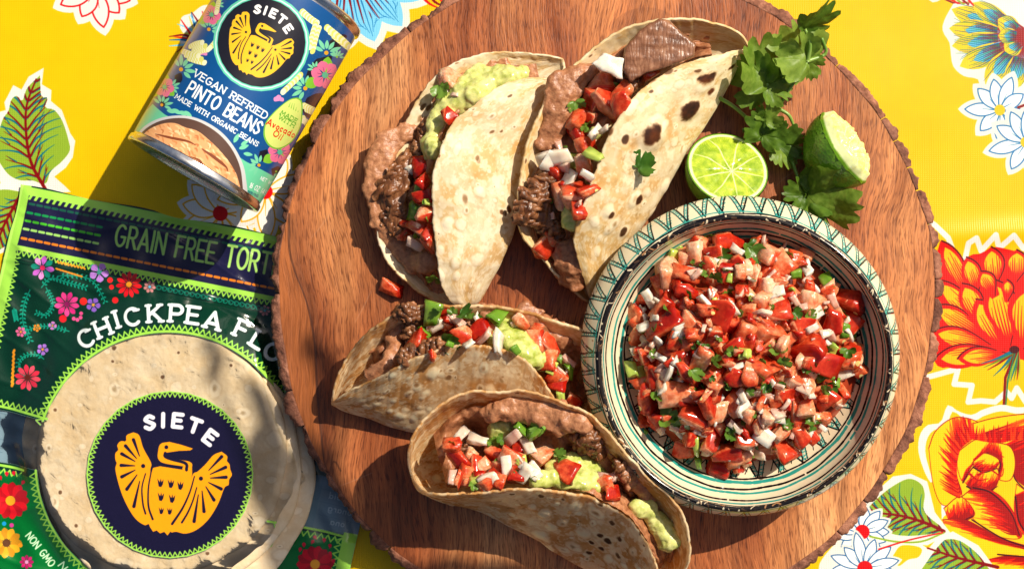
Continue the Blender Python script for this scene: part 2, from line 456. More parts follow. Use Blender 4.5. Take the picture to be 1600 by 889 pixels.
# --- white daisies with yellow lines, between the can, the pouch and the board
for (c, n, L, a0) in (((345, 334), 10, 62, 8), ((415, 300), 10, 68, 22)):
    star(c, n, L, 27, a0, (.96, .95, .92), GOLD, 2.2, 11.5, (.86, .02, .06), border=5)
# --- upper right: blue, yellow and red flower
brc = (1606, 58)
pts = [(1466, 2), (1500, -14), (1478, 28), (1474, 48), (1484, 66), (1486, 82), (1490, 104), (1506, 119), (1528, 124), (1534, 138), (1562, 142), (1590, 160), (1660, 150), (1660, -60), (1440, -60), (1452, -2)]
cv.poly(pts, WHT, smooth=120)
for (tx, ty, w) in [(1488, 14, 34), (1484, 44, 36), (1488, 72, 34), (1500, 104, 34), (1540, 132, 38), (1580, 142, 36), (1520, 4, 30), (1560, 30, 30), (1570, 80, 32), (1560, 56, 26)]:
    a = math.degrees(atan2(ty - brc[1], tx - brc[0])); L = math.hypot(tx - brc[0], ty - brc[1])
    cv.poly(petal(brc, a, L, w, 1.7), (.93, .78, .12)); cv.poly(petal(brc, a, L * .8, w * .72, 1.5), (.38, .74, .88))
    for j in range(-5, 6):
        f = ar.uniform(.72, .98)
        cv.stroke([at(brc, a, L * .4, j * w * .05), at(brc, a, L * .7, j * w * .085), at(brc, a, L * f, j * w * .07)], 2.3, [TEAL, (.15, .5, .3), (.05, .3, .5)][(j + 9) % 3], .5, smooth=10)
        cv.stroke([at(brc, a, L * .08, j * w * .05), at(brc, a, L * ar.uniform(.45, .68), j * w * .07)], 3.2, (.58, .04, .07), .6)
for i in range(5): cv.stroke([(1470 + i * 10, -6), (1490 + i * 8, 4 + i), (1516, 3)], 4, [DRD, RED, GRN][i % 3], 1)
# --- white daisies with blue lines
for (c, n, L, a0) in (((1563, 172), 9, 50, 15), ((1604, 222), 9, 54, 0)):
    star(c, n, L, 20, a0, (.97, .97, .95), BLU, 2.0, 8.5, (.90, .75, .10), border=5.5, jit=9)
cv.stroke([(1592, 168), (1612, 160)], 4, DRD)
# --- right: red and yellow dahlia
bc = (1590, 546)
cv.poly([(1462, 352), (1482, 372), (1494, 402), (1508, 410), (1514, 380), (1526, 372), (1534, 392), (1556, 367), (1562, 388), (1584, 368), (1600, 388), (1640, 370), (1680, 420), (1680, 640), (1620, 600), (1604, 628), (1590, 606), (1582, 622), (1574, 612), (1556, 628), (1534, 626), (1514, 628), (1520, 602), (1492, 600), (1498, 576), (1462, 586), (1446, 560)], YEL)
cv.stroke([(1446, 340), (1462, 352), (1482, 372), (1494, 402), (1508, 410), (1514, 380), (1526, 372), (1534, 392), (1556, 367), (1562, 388), (1584, 368), (1600, 388), (1640, 370)], 9, WHT)
cv.stroke([(1620, 600), (1604, 628), (1590, 606), (1582, 622), (1574, 612), (1556, 628), (1534, 626), (1514, 628), (1520, 602), (1492, 600), (1498, 576), (1462, 586), (1446, 590)], 9, WHT)
cv.poly([(1470, 376), (1490, 402), (1510, 424), (1514, 400), (1534, 396), (1552, 386), (1578, 390), (1600, 396), (1660, 410), (1660, 600), (1600, 562), (1540, 566), (1492, 572), (1462, 566), (1444, 480)], (.90, .05, .02), smooth=90)
DP = [((1474, 380), (1520, 470), 30), ((1466, 440), (1540, 510), 30), ((1462, 480), (1545, 530), 34), ((1460, 520), (1555, 542), 32), ((1464, 562), (1570, 548), 34), ((1500, 560), (1576, 552), 28),
      ((1512, 404), (1530, 460), 28), ((1550, 388), (1556, 450), 34), ((1590, 392), (1590, 440), 34), ((1506, 445), (1540, 510), 34), ((1528, 470), (1570, 545), 40), ((1556, 440), (1580, 540), 50), ((1604, 450), (1600, 545), 50), ((1640, 470), (1610, 545), 46), ((1575, 438), (1576, 470), 18), ((1535, 425), (1556, 462), 26)]
for (tp, b, w) in DP:
    a = math.degrees(atan2(tp[1] - b[1], tp[0] - b[0])); L = math.hypot(tp[0] - b[0], tp[1] - b[1])
    cv.poly(petal(b, a, L * 1.04, w * 1.1, 1.4), (.86, .06, .03)); cv.poly(petal(b, a, L * .93, w * .78, 1.6), (.98, .72, .06))
    for j in range(-4, 5):
        cv.stroke([at(b, a, 0, j * w * .05), at(b, a, L * .4, j * w * .10), at(b, a, L * ar.uniform(.5, .88), j * w * .10)], 4.2, (.90, .06, .02), .6, smooth=10)
    q = petal(b, a, L * 1.04, w * 1.1, 1.4)
    cv.stroke(q[:14], 1.6, (.35, .02, .04), 2.6)
for i in range(16):
    a = 95 + 7 * i if i < 9 else 20 + 6 * i; L = ar.uniform(28, 62)
    cv.stroke([bc, at(bc, a, L * .6, 3), at(bc, a, L, 8)], 6.5, [TEAL, GRN, DRD, (.35, .5, .12)][i % 4], .8, smooth=9)
cv.stroke([bc, (1572, 590), (1570, 632)], 4.5, DRD, 4); cv.stroke([(1588, 548), (1576, 592), (1573, 632)], 2.5, (.1, .45, .3), 2)
cv.disc((1586, 546), 8, (.28, .02, .06), 6)
# --- lower right: rose
RO = [(1478, 640), (1484, 632), (1498, 642), (1520, 648), (1536, 640), (1566, 632), (1600, 636), (1660, 620), (1680, 640), (1700, 900), (1500, 940), (1470, 770), (1456, 755), (1446, 738), (1436, 706), (1438, 680), (1450, 664), (1470, 660)]
cv.poly(RO, WHT, smooth=130)
cv.poly([(x + (1570 - x) * .085, y + (770 - y) * .075) for x, y in RO], (.96, .74, .05), smooth=130)
cv.poly([(1492, 652), (1520, 662), (1540, 652), (1600, 650), (1700, 650), (1700, 910), (1540, 900), (1490, 850), (1472, 812), (1484, 800), (1464, 764), (1450, 720), (1450, 690), (1464, 672)], (.98, .76, .05), smooth=110)
def rpetal(outline, root, n=46, lo=.35, hi=1.05, w=5.4, fill=(.985, .78, .06), edge=True):
    """a printed rose petal: yellow, deep red bleeding out of its root line in many brush strokes"""
    o = np.array(outline, float); cv.poly(outline, fill, smooth=70); cv.clip(outline, 70); cen = o.mean(0)
    n = int(n * 1.5); rt = catmull(root, n); rc = rt.mean(0); far = o[np.argmax(((o - rc) ** 2).sum(1))]; ax_ = (far - rc)
    cv.stroke(rt, 9, (.80, .04, .02)); 
    for ps in (0, 1, 2):
        for q in rt:
            tgt = q + ax_ * ar.uniform(lo, hi) * (1, .7, .45)[ps] + (cen - q) * .15 + np.array((ar.uniform(-5, 5), ar.uniform(-5, 5)))
            mid = (q + tgt) / 2 + np.array((ar.uniform(-3, 3), ar.uniform(-3, 3)))
            cv.stroke([q, mid, tgt], w * (1, .9, .8)[ps], [(.93, .30, .03), (.88, .08, .02), (.62, .03, .03)][ps], .5, smooth=8)
    cv.clip()
    if edge:
        e = catmull(list(outline) + [outline[0]], 70); cv.stroke(e, 1.4, (.55, .05, .03), .8); cv.stroke(rt, 2.4, (.20, .03, .08), 1.2)
rpetal([(1452, 700), (1464, 672), (1494, 652), (1530, 660), (1530, 680), (1498, 694), (1496, 740), (1504, 776), (1476, 790), (1460, 760)], [(1500, 770), (1494, 735), (1500, 700), (1520, 684)], 40)
rpetal([(1520, 662), (1560, 652), (1620, 646), (1700, 650), (1700, 700), (1640, 688), (1580, 684), (1530, 682)], [(1520, 684), (1560, 690), (1600, 684), (1680, 690)], 46)
rpetal([(1560, 690), (1620, 684), (1700, 690), (1700, 780), (1640, 776), (1590, 750), (1576, 716)], [(1566, 700), (1584, 722), (1590, 752), (1640, 790)], 44)
rpetal([(1500, 704), (1528, 686), (1554, 692), (1542, 712), (1520, 728), (1506, 752), (1497, 728)], [(1506, 754), (1522, 730), (1546, 711)], 36)
rpetal([(1552, 690), (1580, 698), (1588, 724), (1580, 750), (1558, 746), (1564, 722), (1546, 708)], [(1544, 708), (1564, 722), (1560, 748)], 36)
rpetal([(1508, 752), (1526, 728), (1556, 728), (1562, 748), (1550, 768), (1522, 766)], [(1512, 760), (1536, 772), (1560, 760)], 36, .2, .7)
rpetal([(1520, 724), (1538, 708), (1562, 718), (1556, 732), (1534, 736)], [(1522, 730), (1538, 738), (1560, 732)], 24, .2, .7, 3.4)
for p_ in ([(1524, 718), (1546, 704), (1570, 714)], [(1530, 742), (1548, 734), (1566, 744), (1570, 732)], [(1516, 740), (1530, 750), (1546, 748)]): cv.stroke(p_, 4, (.70, .03, .02), 1, smooth=14)
rpetal([(1504, 776), (1530, 760), (1566, 776), (1590, 810), (1596, 840), (1556, 836), (1520, 808)], [(1522, 762), (1550, 770), (1580, 800), (1594, 836)], 44)
rpetal([(1476, 794), (1502, 776), (1524, 800), (1514, 812), (1488, 816)], [(1480, 822), (1500, 816), (1522, 806)], 30, .3, .9)
rpetal([(1590, 756), (1640, 790), (1700, 790), (1700, 860), (1630, 850), (1596, 830), (1586, 796)], [(1588, 776), (1596, 820), (1630, 850), (1690, 862)], 44)
rpetal([(1474, 812), (1510, 812), (1560, 838), (1620, 856), (1700, 870), (1700, 910), (1600, 900), (1530, 880), (1490, 850)], [(1520, 812), (1570, 842), (1620, 858), (1690, 872)], 60, .3, .9)
rpetal([(1530, 878), (1580, 868), (1640, 876), (1700, 890), (1700, 930), (1560, 930)], [(1560, 866), (1620, 872), (1700, 886)], 40, .3, .8)
def fringe(line, dirs, L, w, n):
    l = catmull(line, n)
    for i, q in enumerate(l):
        a = dirs[0] + (dirs[1] - dirs[0]) * i / (n - 1) + ar.uniform(-9, 9); r_ = L * ar.uniform(.5, 1.25)
        cv.stroke([q, at(q, a, r_ * .55, 2), at(q, a, r_, 5)], w, ar.choice([(.88, .07, .02), (.70, .03, .02), (.92, .22, .03)]), .5, smooth=8)
fringe([(1500, 776), (1494, 735), (1500, 702), (1520, 684)], (190, 235), 30, 5, 40); fringe([(1520, 684), (1560, 690), (1600, 684), (1680, 688)], (250, 285), 24, 5, 44)
# --- lower right leaves and the small daisies with red hearts
leafprint([(1345, 808), (1366, 784), (1392, 762), (1420, 748), (1440, 756), (1446, 772), (1446, 800), (1474, 828), (1440, 836), (1404, 836), (1376, 826), (1352, 814)],
          [(1330, 806), (1362, 774), (1396, 744), (1424, 740), (1450, 752), (1462, 800), (1486, 832), (1450, 852), (1404, 848), (1362, 830)], [(1360, 800), (1410, 806), (1450, 818), (1476, 830)], 9, 44)
leafprint([(1440, 890), (1470, 850), (1486, 842), (1510, 850), (1540, 880), (1560, 930), (1440, 940)], [(1424, 890), (1466, 840), (1490, 830), (1530, 852), (1580, 920), (1420, 950)], [(1450, 856), (1500, 872), (1560, 886)], 8, 40)
cv.poly([(1312, 840), (1350, 822), (1400, 836), (1440, 850), (1452, 862), (1440, 872), (1425, 900), (1330, 930), (1280, 890)], WHT, smooth=60)
cv.poly([(1396, 868), (1410, 852), (1440, 856), (1436, 870), (1420, 874), (1404, 884)], YEL, smooth=30)
for (c, n, L, a0, cr) in (((1348, 831), 13, 42, 0, 11.5), ((1352, 888), 13, 52, 10, 12)):
    star(c, n, L, 17, a0, (.96, .96, .95), (.06, .33, .58), 1.6, cr, (.84, .02, .06), border=3)
cv.stroke([(1360, 838), (1400, 846), (1440, 846), (1476, 832)], 3, GRN, 3, smooth=20); cv.stroke([(1374, 858), (1420, 844), (1474, 832)], 2.5, RED, 2, smooth=20)
# --- flowers of the same print just outside the frame
star((-150, 560), 12, 90, 36, 0, SKY, BLU, 2.4, 14, YEL, border=9); star((1760, 360), 11, 70, 30, 9, WHT, BLU, 2.2, 10, YEL, border=7)
star((300, 1010), 12, 70, 30, 9, (.9, .1, .05), DRD, 2.2, 10, YEL, border=8); star((1000, -130), 12, 80, 34, 9, (.9, .1, .05), DRD, 2.2, 10, YEL, border=8)
im_cloth = cv.image('cloth_print')

m = M('oilcloth'); q = m.img(im_cloth)
vec = m.coord((1, 1, 1)); sx = m.new('ShaderNodeSeparateXYZ'); m.ln(vec, sx.inputs[0])
wx = m.math('SINE', m.math('MULTIPLY', sx.outputs[0], 2 * pi / .00125)); wy = m.math('SINE', m.math('MULTIPLY', sx.outputs[1], 2 * pi / .00105))
weave = m.math('MAXIMUM', wx, wy)
wv = m.math('MULTIPLY_ADD', weave, .025); m.n[wv.node.name].inputs[2].default_value = .97
cmb = m.new('ShaderNodeCombineXYZ')
for k in range(3): m.ln(wv, cmb.inputs[k])
ns = m.noise(60, 3, .6, vec)
tone = m.ramp(ns, [(.3, (.93, .93, .90)), (.7, (1, 1, 1))])
m.color(m.mix(1.0, m.mix(1.0, q.outputs[0], cmb.outputs[0], 'MULTIPLY'), tone, 'MULTIPLY'))
m.set(Roughness=.34, Specular_IOR_Level=.25).bump(weave, .16, .0004); m.bump(m.noise(9, 2, .5, vec), .25, .006)
MAT_CLOTH = m.m

CANB = Vector(P(318, 250, 0))                   # the cloth is rucked up under the can's foot
def cloth_z(x, y):
    z = .0011 * (np.sin(x * 37 + 2 * np.sin(y * 21)) * np.sin(y * 29 + 1) ) * np.clip((abs(y) - .02) * 8, 0, 1)
    r2 = ((x - CANB.x) / .05) ** 2 + ((y - CANB.y) / .034) ** 2
    z = z + .0095 * np.exp(-r2 * 1.6)
    yy = (y - .029 - .06 * (x - .27)); z = z + .0022 * np.exp(-(yy / .006) ** 2) * np.clip((x - .2) * 12, 0, 1)
    return z - .0013
nx_, ny_ = 361, 221
gx, gy = np.meshgrid(np.linspace(X0, X1, nx_), np.linspace(Y0, Y1, ny_), indexing='ij')
gz = cloth_z(gx, gy)
me = grid_mesh('tablecloth', np.stack([gx, gy, gz], -1), np.stack([(gx - X0) / (X1 - X0), (gy - Y0) / (Y1 - Y0)], -1))
tag(link('tablecloth', me, MAT_CLOTH), 'glossy yellow oilcloth tablecloth printed with red, blue and white flowers, under everything', 'tablecloth')
# the table under it
m = M('table_wood'); m.color(m.ramp(m.noise(6, 4, .6, m.coord((1, 12, 1))), [(.3, (.16, .10, .06)), (.7, (.30, .19, .11))])); m.set(Roughness=.5)
bm = bmesh.new(); bmesh.ops.create_cube(bm, size=1, matrix=Matrix.Translation((0, 0, -.018)) @ Matrix.Diagonal((1.8, 1.3, .03, 1)))
bmesh.ops.bevel(bm, geom=bm.edges[:], offset=.003, segments=2, affect='EDGES')
tag(link('table_top', bm_mesh('table_top', bm), m.m, smooth=False), kind='structure')

# ================================================================== board
BC = (946, 462); BR = 527; ZT = .022
bw = P(BC[0], BC[1], ZT); BX, BY = bw.x, bw.y
BRm = BR * SC * (D - (ZT - .02)) / D
def board_r(a):
    return BRm * (1 + .004 * np.sin(3 * a + 1) + .003 * np.sin(7 * a + .4) + .0022 * np.sin(13 * a) + .0012 * np.sin(31 * a + 2))
NA = 360
ang = np.linspace(0, 2 * pi, NA, endpoint=False); rr = board_r(ang)
BARKW = .0056
rings = []
for f, z in ((0, ZT), (.2, ZT), (.4, ZT), (.6, ZT), (.8, ZT), (.93, ZT)):
    rings.append((np.maximum(rr - BARKW, 0) * f, z))
rings += [(rr - BARKW + .0004, ZT), (rr - BARKW + .0004, .0042), ((rr - BARKW) * .97, .0036), (rr * .0, .0036)]
V = [np.stack([BX + r * np.cos(ang), BY + r * np.sin(ang), np.full(NA, z)], -1) for r, z in rings]
V = np.stack(V)
bx0, by0 = BX - .19, BY - .19
uvb = np.stack([(V[..., 0] - bx0) / .38, (V[..., 1] - by0) / .38], -1)
# veins, dark streaks and cracks painted into a mask (R: dark vein, G: red heartwood at the left, B: knife marks)
BK = 3000.0
def Tbd(p):
    w = Pn(p, np.full(len(p), ZT)); return np.stack([(w[:, 0] - bx0) * BK, (by0 + .38 - w[:, 1]) * BK], -1)
bcv = Canvas(int(.38 * BK), int(.38 * BK), (0, 0, 0), Tbd, k=SC * BK)
vein = [(452, 335), (452, 385), (460, 420), (474, 455), (482, 480), (490, 520), (494, 560), (497, 620), (503, 680), (508, 720), (520, 760), (534, 800), (560, 840), (590, 880), (610, 910)]
bcv.poly(vein + [(560, 930), (380, 800), (380, 500), (425, 360)], (0, .8, 0))
bcv.stroke(vein, 4, (.9, .3, 0), 6, smooth=90); bcv.stroke([(x + 7, y + 3) for x, y in vein], 9, (.35, .2, 0), 14, smooth=90)
bcv.stroke([(532, 735), (522, 720), (515, 745), (530, 790)], 3, (.75, .2, 0), 3, smooth=20); bcv.stroke([(498, 640), (520, 735), (548, 800)], 2.4, (.6, .1, 0), 3, smooth=20)
for i in range(130):
    x = ar.uniform(430, 1460); y = ar.uniform(-30, 930); L = ar.uniform(8, 55)
    bcv.stroke([(x, y), (x + ar.uniform(-4, 4), y + L / 2), (x + ar.uniform(-7, 7), y + L)], .4, (ar.uniform(.2, .55), 0, 0), .3, smooth=7, wm_=ar.uniform(1.0, 2.2))
for i in range(26):
    x = ar.uniform(480, 1400); y = ar.uniform(20, 860); a = ar.uniform(0, 360); L = ar.uniform(20, 90)
    bcv.stroke([(x, y), at((x, y), a, L / 2, ar.uniform(-3, 3)), at((x, y), a, L)], .5, (0, 0, .6), .4, smooth=8, wm_=1.0)
for (x, y, rx) in ((1255, 205, 20), (600, 820, 46), (1010, 60, 60)): 
    bcv.disc((x, y), rx, (.22, .25, 0), rx * .8)
im_board = bcv.image('board_marks', data=True)
m = M('acacia_wood'); mk = m.img(im_board); sp = m.new('ShaderNodeSeparateColor'); m.ln(mk.outputs[0], sp.inputs[0])
geo = m.coord((1, 1, 1))
# grain runs up the picture and wanders
warp = m.new('ShaderNodeTexNoise'); warp.inputs['Scale'].default_value = 9; warp.inputs['Detail'].default_value = 2; m.ln(geo, warp.inputs['Vector'])
wv_ = m.new('ShaderNodeVectorMath', operation='SCALE'); m.ln(warp.outputs[1], wv_.inputs[0]); wv_.inputs['Scale'].default_value = .035
ad = m.new('ShaderNodeVectorMath', operation='ADD'); m.ln(geo, ad.inputs[0]); m.ln(wv_.outputs[0], ad.inputs[1])
def str_(sx_, sy_):
    mp = m.new('ShaderNodeMapping'); mp.inputs['Scale'].default_value = (sx_, sy_, 1); m.ln(ad.outputs[0], mp.inputs[0]); return mp.outputs[0]
fine = m.noise(1, 5, .62, str_(700, 42)); pores = m.noise(1, 2, .5, str_(1500, 130)); mid = m.noise(1, 5, .65, str_(170, 9)); big = m.noise(1, 3, .55, str_(16, 3.2)); blot = m.noise(7, 3, .6, geo)
base = m.ramp(big, [(.32, (.15, .034, .010)), (.43, (.40, .120, .036)), (.57, (.58, .230, .080)), (.74, (.76, .43, .20))])
wave = m.new('ShaderNodeTexWave', wave_type='BANDS', bands_direction='X', wave_profile='SAW'); wave.inputs['Scale'].default_value = 9; wave.inputs['Distortion'].default_value = 9; wave.inputs['Detail'].default_value = 3; wave.inputs['Detail Scale'].default_value = .8
m.ln(str_(1, .16), wave.inputs['Vector'])
base = m.mix(.55, base, m.ramp(wave.outputs[0], [(0, (.62, .52, .46)), (.35, (1, 1, 1)), (.9, (1.15, 1.12, 1.08)), (1, (.7, .6, .55))]), 'MULTIPLY')
base = m.mix(.75, base, m.ramp(mid, [(.3, (.48, .38, .32)), (.52, (1, 1, 1)), (.75, (1.2, 1.18, 1.12))]), 'MULTIPLY')
base = m.mix(.8, base, m.ramp(fine, [(.34, (.42, .33, .27)), (.5, (.95, .94, .93)), (.68, (1.2, 1.18, 1.12))]), 'MULTIPLY')
base = m.mix(.75, base, m.ramp(pores, [(.36, (.32, .22, .16)), (.47, (1, 1, 1))]), 'MULTIPLY')
base = m.mix(.8, base, m.ramp(blot, [(.3, (.50, .38, .33)), (.66, (1.2, 1.2, 1.17))]), 'MULTIPLY')
base = m.mix(m.math('MULTIPLY', sp.outputs[1], .8), base, m.mix(.85, (.40, .13, .035), m.ramp(fine, [(.3, (.45, .4, .36)), (.65, (1.1, 1.05, 1))]), 'MULTIPLY'))
base = m.mix(m.math('MULTIPLY', sp.outputs[0], .85), base, (.045, .016, .010))
base = m.mix(m.math('MULTIPLY', sp.outputs[2], .35), base, (.62, .42, .28))
m.color(base)
m.ln(m.ramp(mid, [(.3, (.30, .30, .30)), (.7, (.48, .48, .48))]), m.b.inputs['Roughness'])
m.set(Specular_IOR_Level=.4).bump(m.math('ADD', fine, m.math('MULTIPLY', pores, .8)), .35, .0006); m.bump(blot, .2, .002)
MAT_WOOD = m.m
m = M('tree_bark'); g = m.coord((1, 1, 1)); rn = m.rand()
bn = m.noise(160, 6, .7, g); bn2 = m.noise(42, 3, .6, g)
bc_ = m.ramp(bn, [(.3, (.07, .024, .014)), (.47, (.24, .095, .055)), (.68, (.46, .22, .14))])
bc_ = m.mix(.7, bc_, m.ramp(bn2, [(.35, (.5, .42, .4)), (.65, (1.15, 1.1, 1.05))]), 'MULTIPLY')
bc_ = m.mix(.6, bc_, m.ramp(rn, [(0, (.62, .55, .55)), (1, (1.2, 1.1, 1.0))]), 'MULTIPLY')
m.color(bc_); m.set(Roughness=.85).bump(bn, .9, .002)
MAT_BARK = m.m
board = empty('serving_board', (BX, BY, 0), 'round live edge wooden serving board with reddish grain and a rough bark rim', 'serving board')
me = grid_mesh('slab', V, uvb, closed=True)
lay = me.uv_layers[0]   # the wrap correction of grid_mesh is for lathe seams only; redo the flat map
vi = np.zeros(len(me.loops), np.int32); me.loops.foreach_get('vertex_index', vi)
lay.data.foreach_set('uv', uvb.reshape(-1, 2)[vi].astype(np.float32).ravel())
o = link('slab', me, MAT_WOOD, board); o.data.polygons.foreach_set('use_smooth', [False] * len(o.data.polygons))
# bark in separate plates round the rim
a = .05
while a < 2 * pi + .05:
    w = rnd.choice((rnd.uniform(.07, .14), rnd.uniform(.16, .42))); w = min(w, 2 * pi + .05 - a)
    if w < .04: break
    n = max(int(w / .006), 6); gap = rnd.uniform(.0006, .0035)
    aa = np.linspace(a + gap / 2, a + w - gap / 2, n); r = board_r(aa)
    th = rnd.uniform(.65, 1.2); hz = rnd.uniform(-.0016, .0004); sec = []
    for k, A in enumerate(aa):
        e = 1 - .35 * (abs(2 * k / (n - 1) - 1) ** 4)
        def nz(s, amp): return amp * (mnoise.noise(Vector((cos(A) * 28, sin(A) * 28, s * 3.1))) + .8 * mnoise.noise(Vector((cos(A) * 95, sin(A) * 95, s * 5.3))))
        ri = r[k] - BARKW + .0002; ro = r[k] - BARKW + BARKW * th * e + nz(1, .0015)
        prof = [(ri, .0045), (ro - .001, .0045), (ro + .0004 + nz(2, .0012), .010), (ro + nz(3, .0014), .015), (ro + .0003 + nz(9, .0010), ZT - .004 + hz), (ro - .0002 + nz(4, .0009), ZT - .0016 + hz + nz(5, .0009)), (ro - .0011 + nz(10, .0007), ZT - .0004 + hz + nz(6, .0009)),
                (.5 * ri + .5 * ro, ZT + hz * .7 + nz(7, .0010)), (.75 * ri + .25 * ro, ZT + hz * .3 + nz(11, .0007)), (ri + .0004, ZT + .0002 + nz(8, .0004)), (ri, ZT - .0012)]
        sec.append([(BX + q * cos(A), BY + q * sin(A), z) for q, z in prof])
    sec = np.array(sec); me = grid_mesh('bark_plate', sec, None, closed=True)
    bm = bmesh.new(); bm.from_mesh(me); bm.verts.ensure_lookup_table(); k = sec.shape[1]
    bm.faces.new([bm.verts[i] for i in range(k)]); bm.faces.new([bm.verts[len(bm.verts) - 1 - i] for i in range(k)])
    bmesh.ops.recalc_face_normals(bm, faces=bm.faces[:]); bm.to_mesh(me); bm.free()
    link('bark_plate', me, MAT_BARK, board, Matrix.Identity(4), smooth=True)
    a += w
# ================================================================== the crane emblem, drawn in the pouch's pixels
def emblem(cvs, f, gold, dark, s):
    """f maps the drawing (close-up pixels) onto the picture; s = line scale"""
    def po(pts, col, sm=0): cvs.poly(f(pts), col, smooth=sm)
    def st(pts, w, col, w1=None, sm=0): cvs.stroke(f(pts), w * s, col, None if w1 is None else w1 * s, smooth=sm)
    wingL = [(575, 262), (545, 275), (543, 300), (520, 300), (505, 318), (510, 338), (497, 352), (497, 380), (503, 395), (497, 420), (510, 480), (530, 540), (560, 600), (590, 640), (625, 662), (640, 655), (650, 668), (655, 560), (648, 430), (652, 395), (618, 330), (600, 275)]
    wingR = [(955, 345), (920, 360), (885, 400), (850, 432), (830, 445), (800, 540), (750, 640), (735, 690), (760, 690), (800, 698), (850, 680), (900, 635), (940, 570), (968, 500), (985, 490), (988, 465), (1000, 445), (992, 420), (990, 400), (978, 385), (980, 365)]
    body = [(660, 415), (690, 408), (800, 425), (826, 415), (828, 440), (822, 480), (805, 560), (760, 640), (742, 680), (735, 688), (722, 706), (708, 690), (690, 697), (675, 684), (660, 690), (648, 672), (655, 560), (648, 450)]
    po(wingL, gold, 110); po(wingR, gold, 110); po(body, gold)
    st([(800, 430), (800, 415), (812, 400), (720, 385), (694, 372), (694, 345), (700, 322), (716, 318)], 26, gold, sm=40)
    st([(815, 405), (815, 440)], 26, gold)
    po([(700, 308), (730, 303), (780, 315), (832, 332), (820, 340), (770, 342), (715, 350), (690, 370), (684, 345)], gold)
    # cuts
    st([(712, 352), (712, 366), (740, 378), (800, 396), (804, 424)], 13, dark, 13, sm=30)
    po([(706, 352), (760, 346), (825, 345), (826, 352), (770, 362), (712, 368)], dark)
    for d, base, tips in (((617, 407), (0, 0), [(573, 288), (537, 316), (520, 352), (517, 404), (520, 456), (543, 512), (575, 590)]),
                          ((866, 461), (0, 0), [(960, 362), (978, 410), (980, 455), (958, 508), (925, 558), (880, 610), (835, 655)])):
        cvs.disc(f([d])[0], 9 * s, dark)
        for (x, y) in tips:
            b = (d[0] + (x - d[0]) * .36, d[1] + (y - d[1]) * .36); e = (d[0] + (x - d[0]) * .95, d[1] + (y - d[1]) * .95)
            st([b, e], 4, dark, 15)
    st([(627, 440), (612, 500), (616, 570), (627, 612)], 5, dark, 8, 20); st([(653, 425), (640, 500), (640, 580), (658, 636)], 5, dark, 9, 20)
    st([(838, 452), (818, 520), (786, 590), (742, 656)], 5, dark, 11, 20); st([(848, 500), (830, 560), (808, 610), (784, 650)], 5, dark, 9, 20)
    cvs.disc(f([(717, 326)])[0], 8.5 * s, dark)
    for (x, y) in [(690, 480), (735, 484), (776, 492), (692, 540), (740, 548), (694, 600), (730, 602)]:
        r = 15 if y < 590 else 12
        po([(x - r * .8, y - r * 1.3), (x - r * .1, y - r * .2), (x + r * .2, y - r * 1.3), (x + r * .4, y - r * .2), (x + r, y - r * 1.1), (x + r * .8, y + r * .4), (x + r * .3, y + r * 1.2), (x - r * .4, y + r)], dark)
def siete(cvs, f, col, s, h, rot):
    h *= 1.1
    for ch, x, y, a in (('S', 645, 220, -9), ('I', 703, 210, 1), ('E', 766, 212, 6), ('T', 840, 234, 20), ('E', 906, 284, 37)):
        q = f([(x, y)])[0]; cvs.letter(ch, q[0], q[1], a + rot, h * s, col, wt=.25, xs=.86)

# ================================================================== can of beans
CZb, CZt = .0470, .0388
cb, ct = P(301.5, 275, CZb), P(465, -6, CZt)
CR = .0371; CL = (ct - cb).length
az = (ct - cb).normalized()
ay = (CAM - (cb + ct) / 2); ay = (ay - az * ay.dot(az)).normalized(); ax = ay.cross(az)       # local y looks at the viewer
CM = Matrix((ax, ay, az)).transposed().to_4x4(); CM.translation = cb
nax, nay, naz, ncb = [np.array(v) for v in (ax, ay, az, cb)]
def can_inv(p):
    """picture point -> (arc, height) on the label, metres"""
    p = np.asarray(p, float)
    d = nF * D + np.outer((p[:, 0] - W / 2) * SC, nR) + np.outer((H / 2 - p[:, 1]) * SC, nU)
    o = nC - ncb; ox, oy, oz = o @ nax, o @ nay, o @ naz; dx, dy, dz = d @ nax, d @ nay, d @ naz
    a = dx ** 2 + dy ** 2; b = ox * dx + oy * dy; c = ox ** 2 + oy ** 2 - CR ** 2
    t = (-b - np.sqrt(np.maximum(b * b - a * c, 0))) / a
    x, y, z = ox + t * dx, oy + t * dy, oz + t * dz
    return np.stack([np.arctan2(x, y) * CR, z], -1)
LK = 7000.0; LA = pi * CR; LZ0, LZ1 = .0050, CL - .0052
sgn = 1.0
def Tcan(p):
    q = can_inv(p); return np.stack([(q[:, 0] * sgn + LA) * LK, (LZ1 - q[:, 1]) * LK], -1)
lc = Canvas(int(2 * LA * LK), int((LZ1 - LZ0) * LK), (.02, .30, .55), Tcan, k=SC * .97 * LK)
A1 = ZM(180, 0, .3936); ar = random.Random(5)
NAVY = (.085, .085, .16); MINT = (.47, .83, .66); CREAM = (.95, .95, .78); LEM = (.88, .88, .45); PINK = (.93, .45, .62); LEAF = (.50, .78, .22)
def P1(x, y): return (180 + x * .3936, y * .3936)
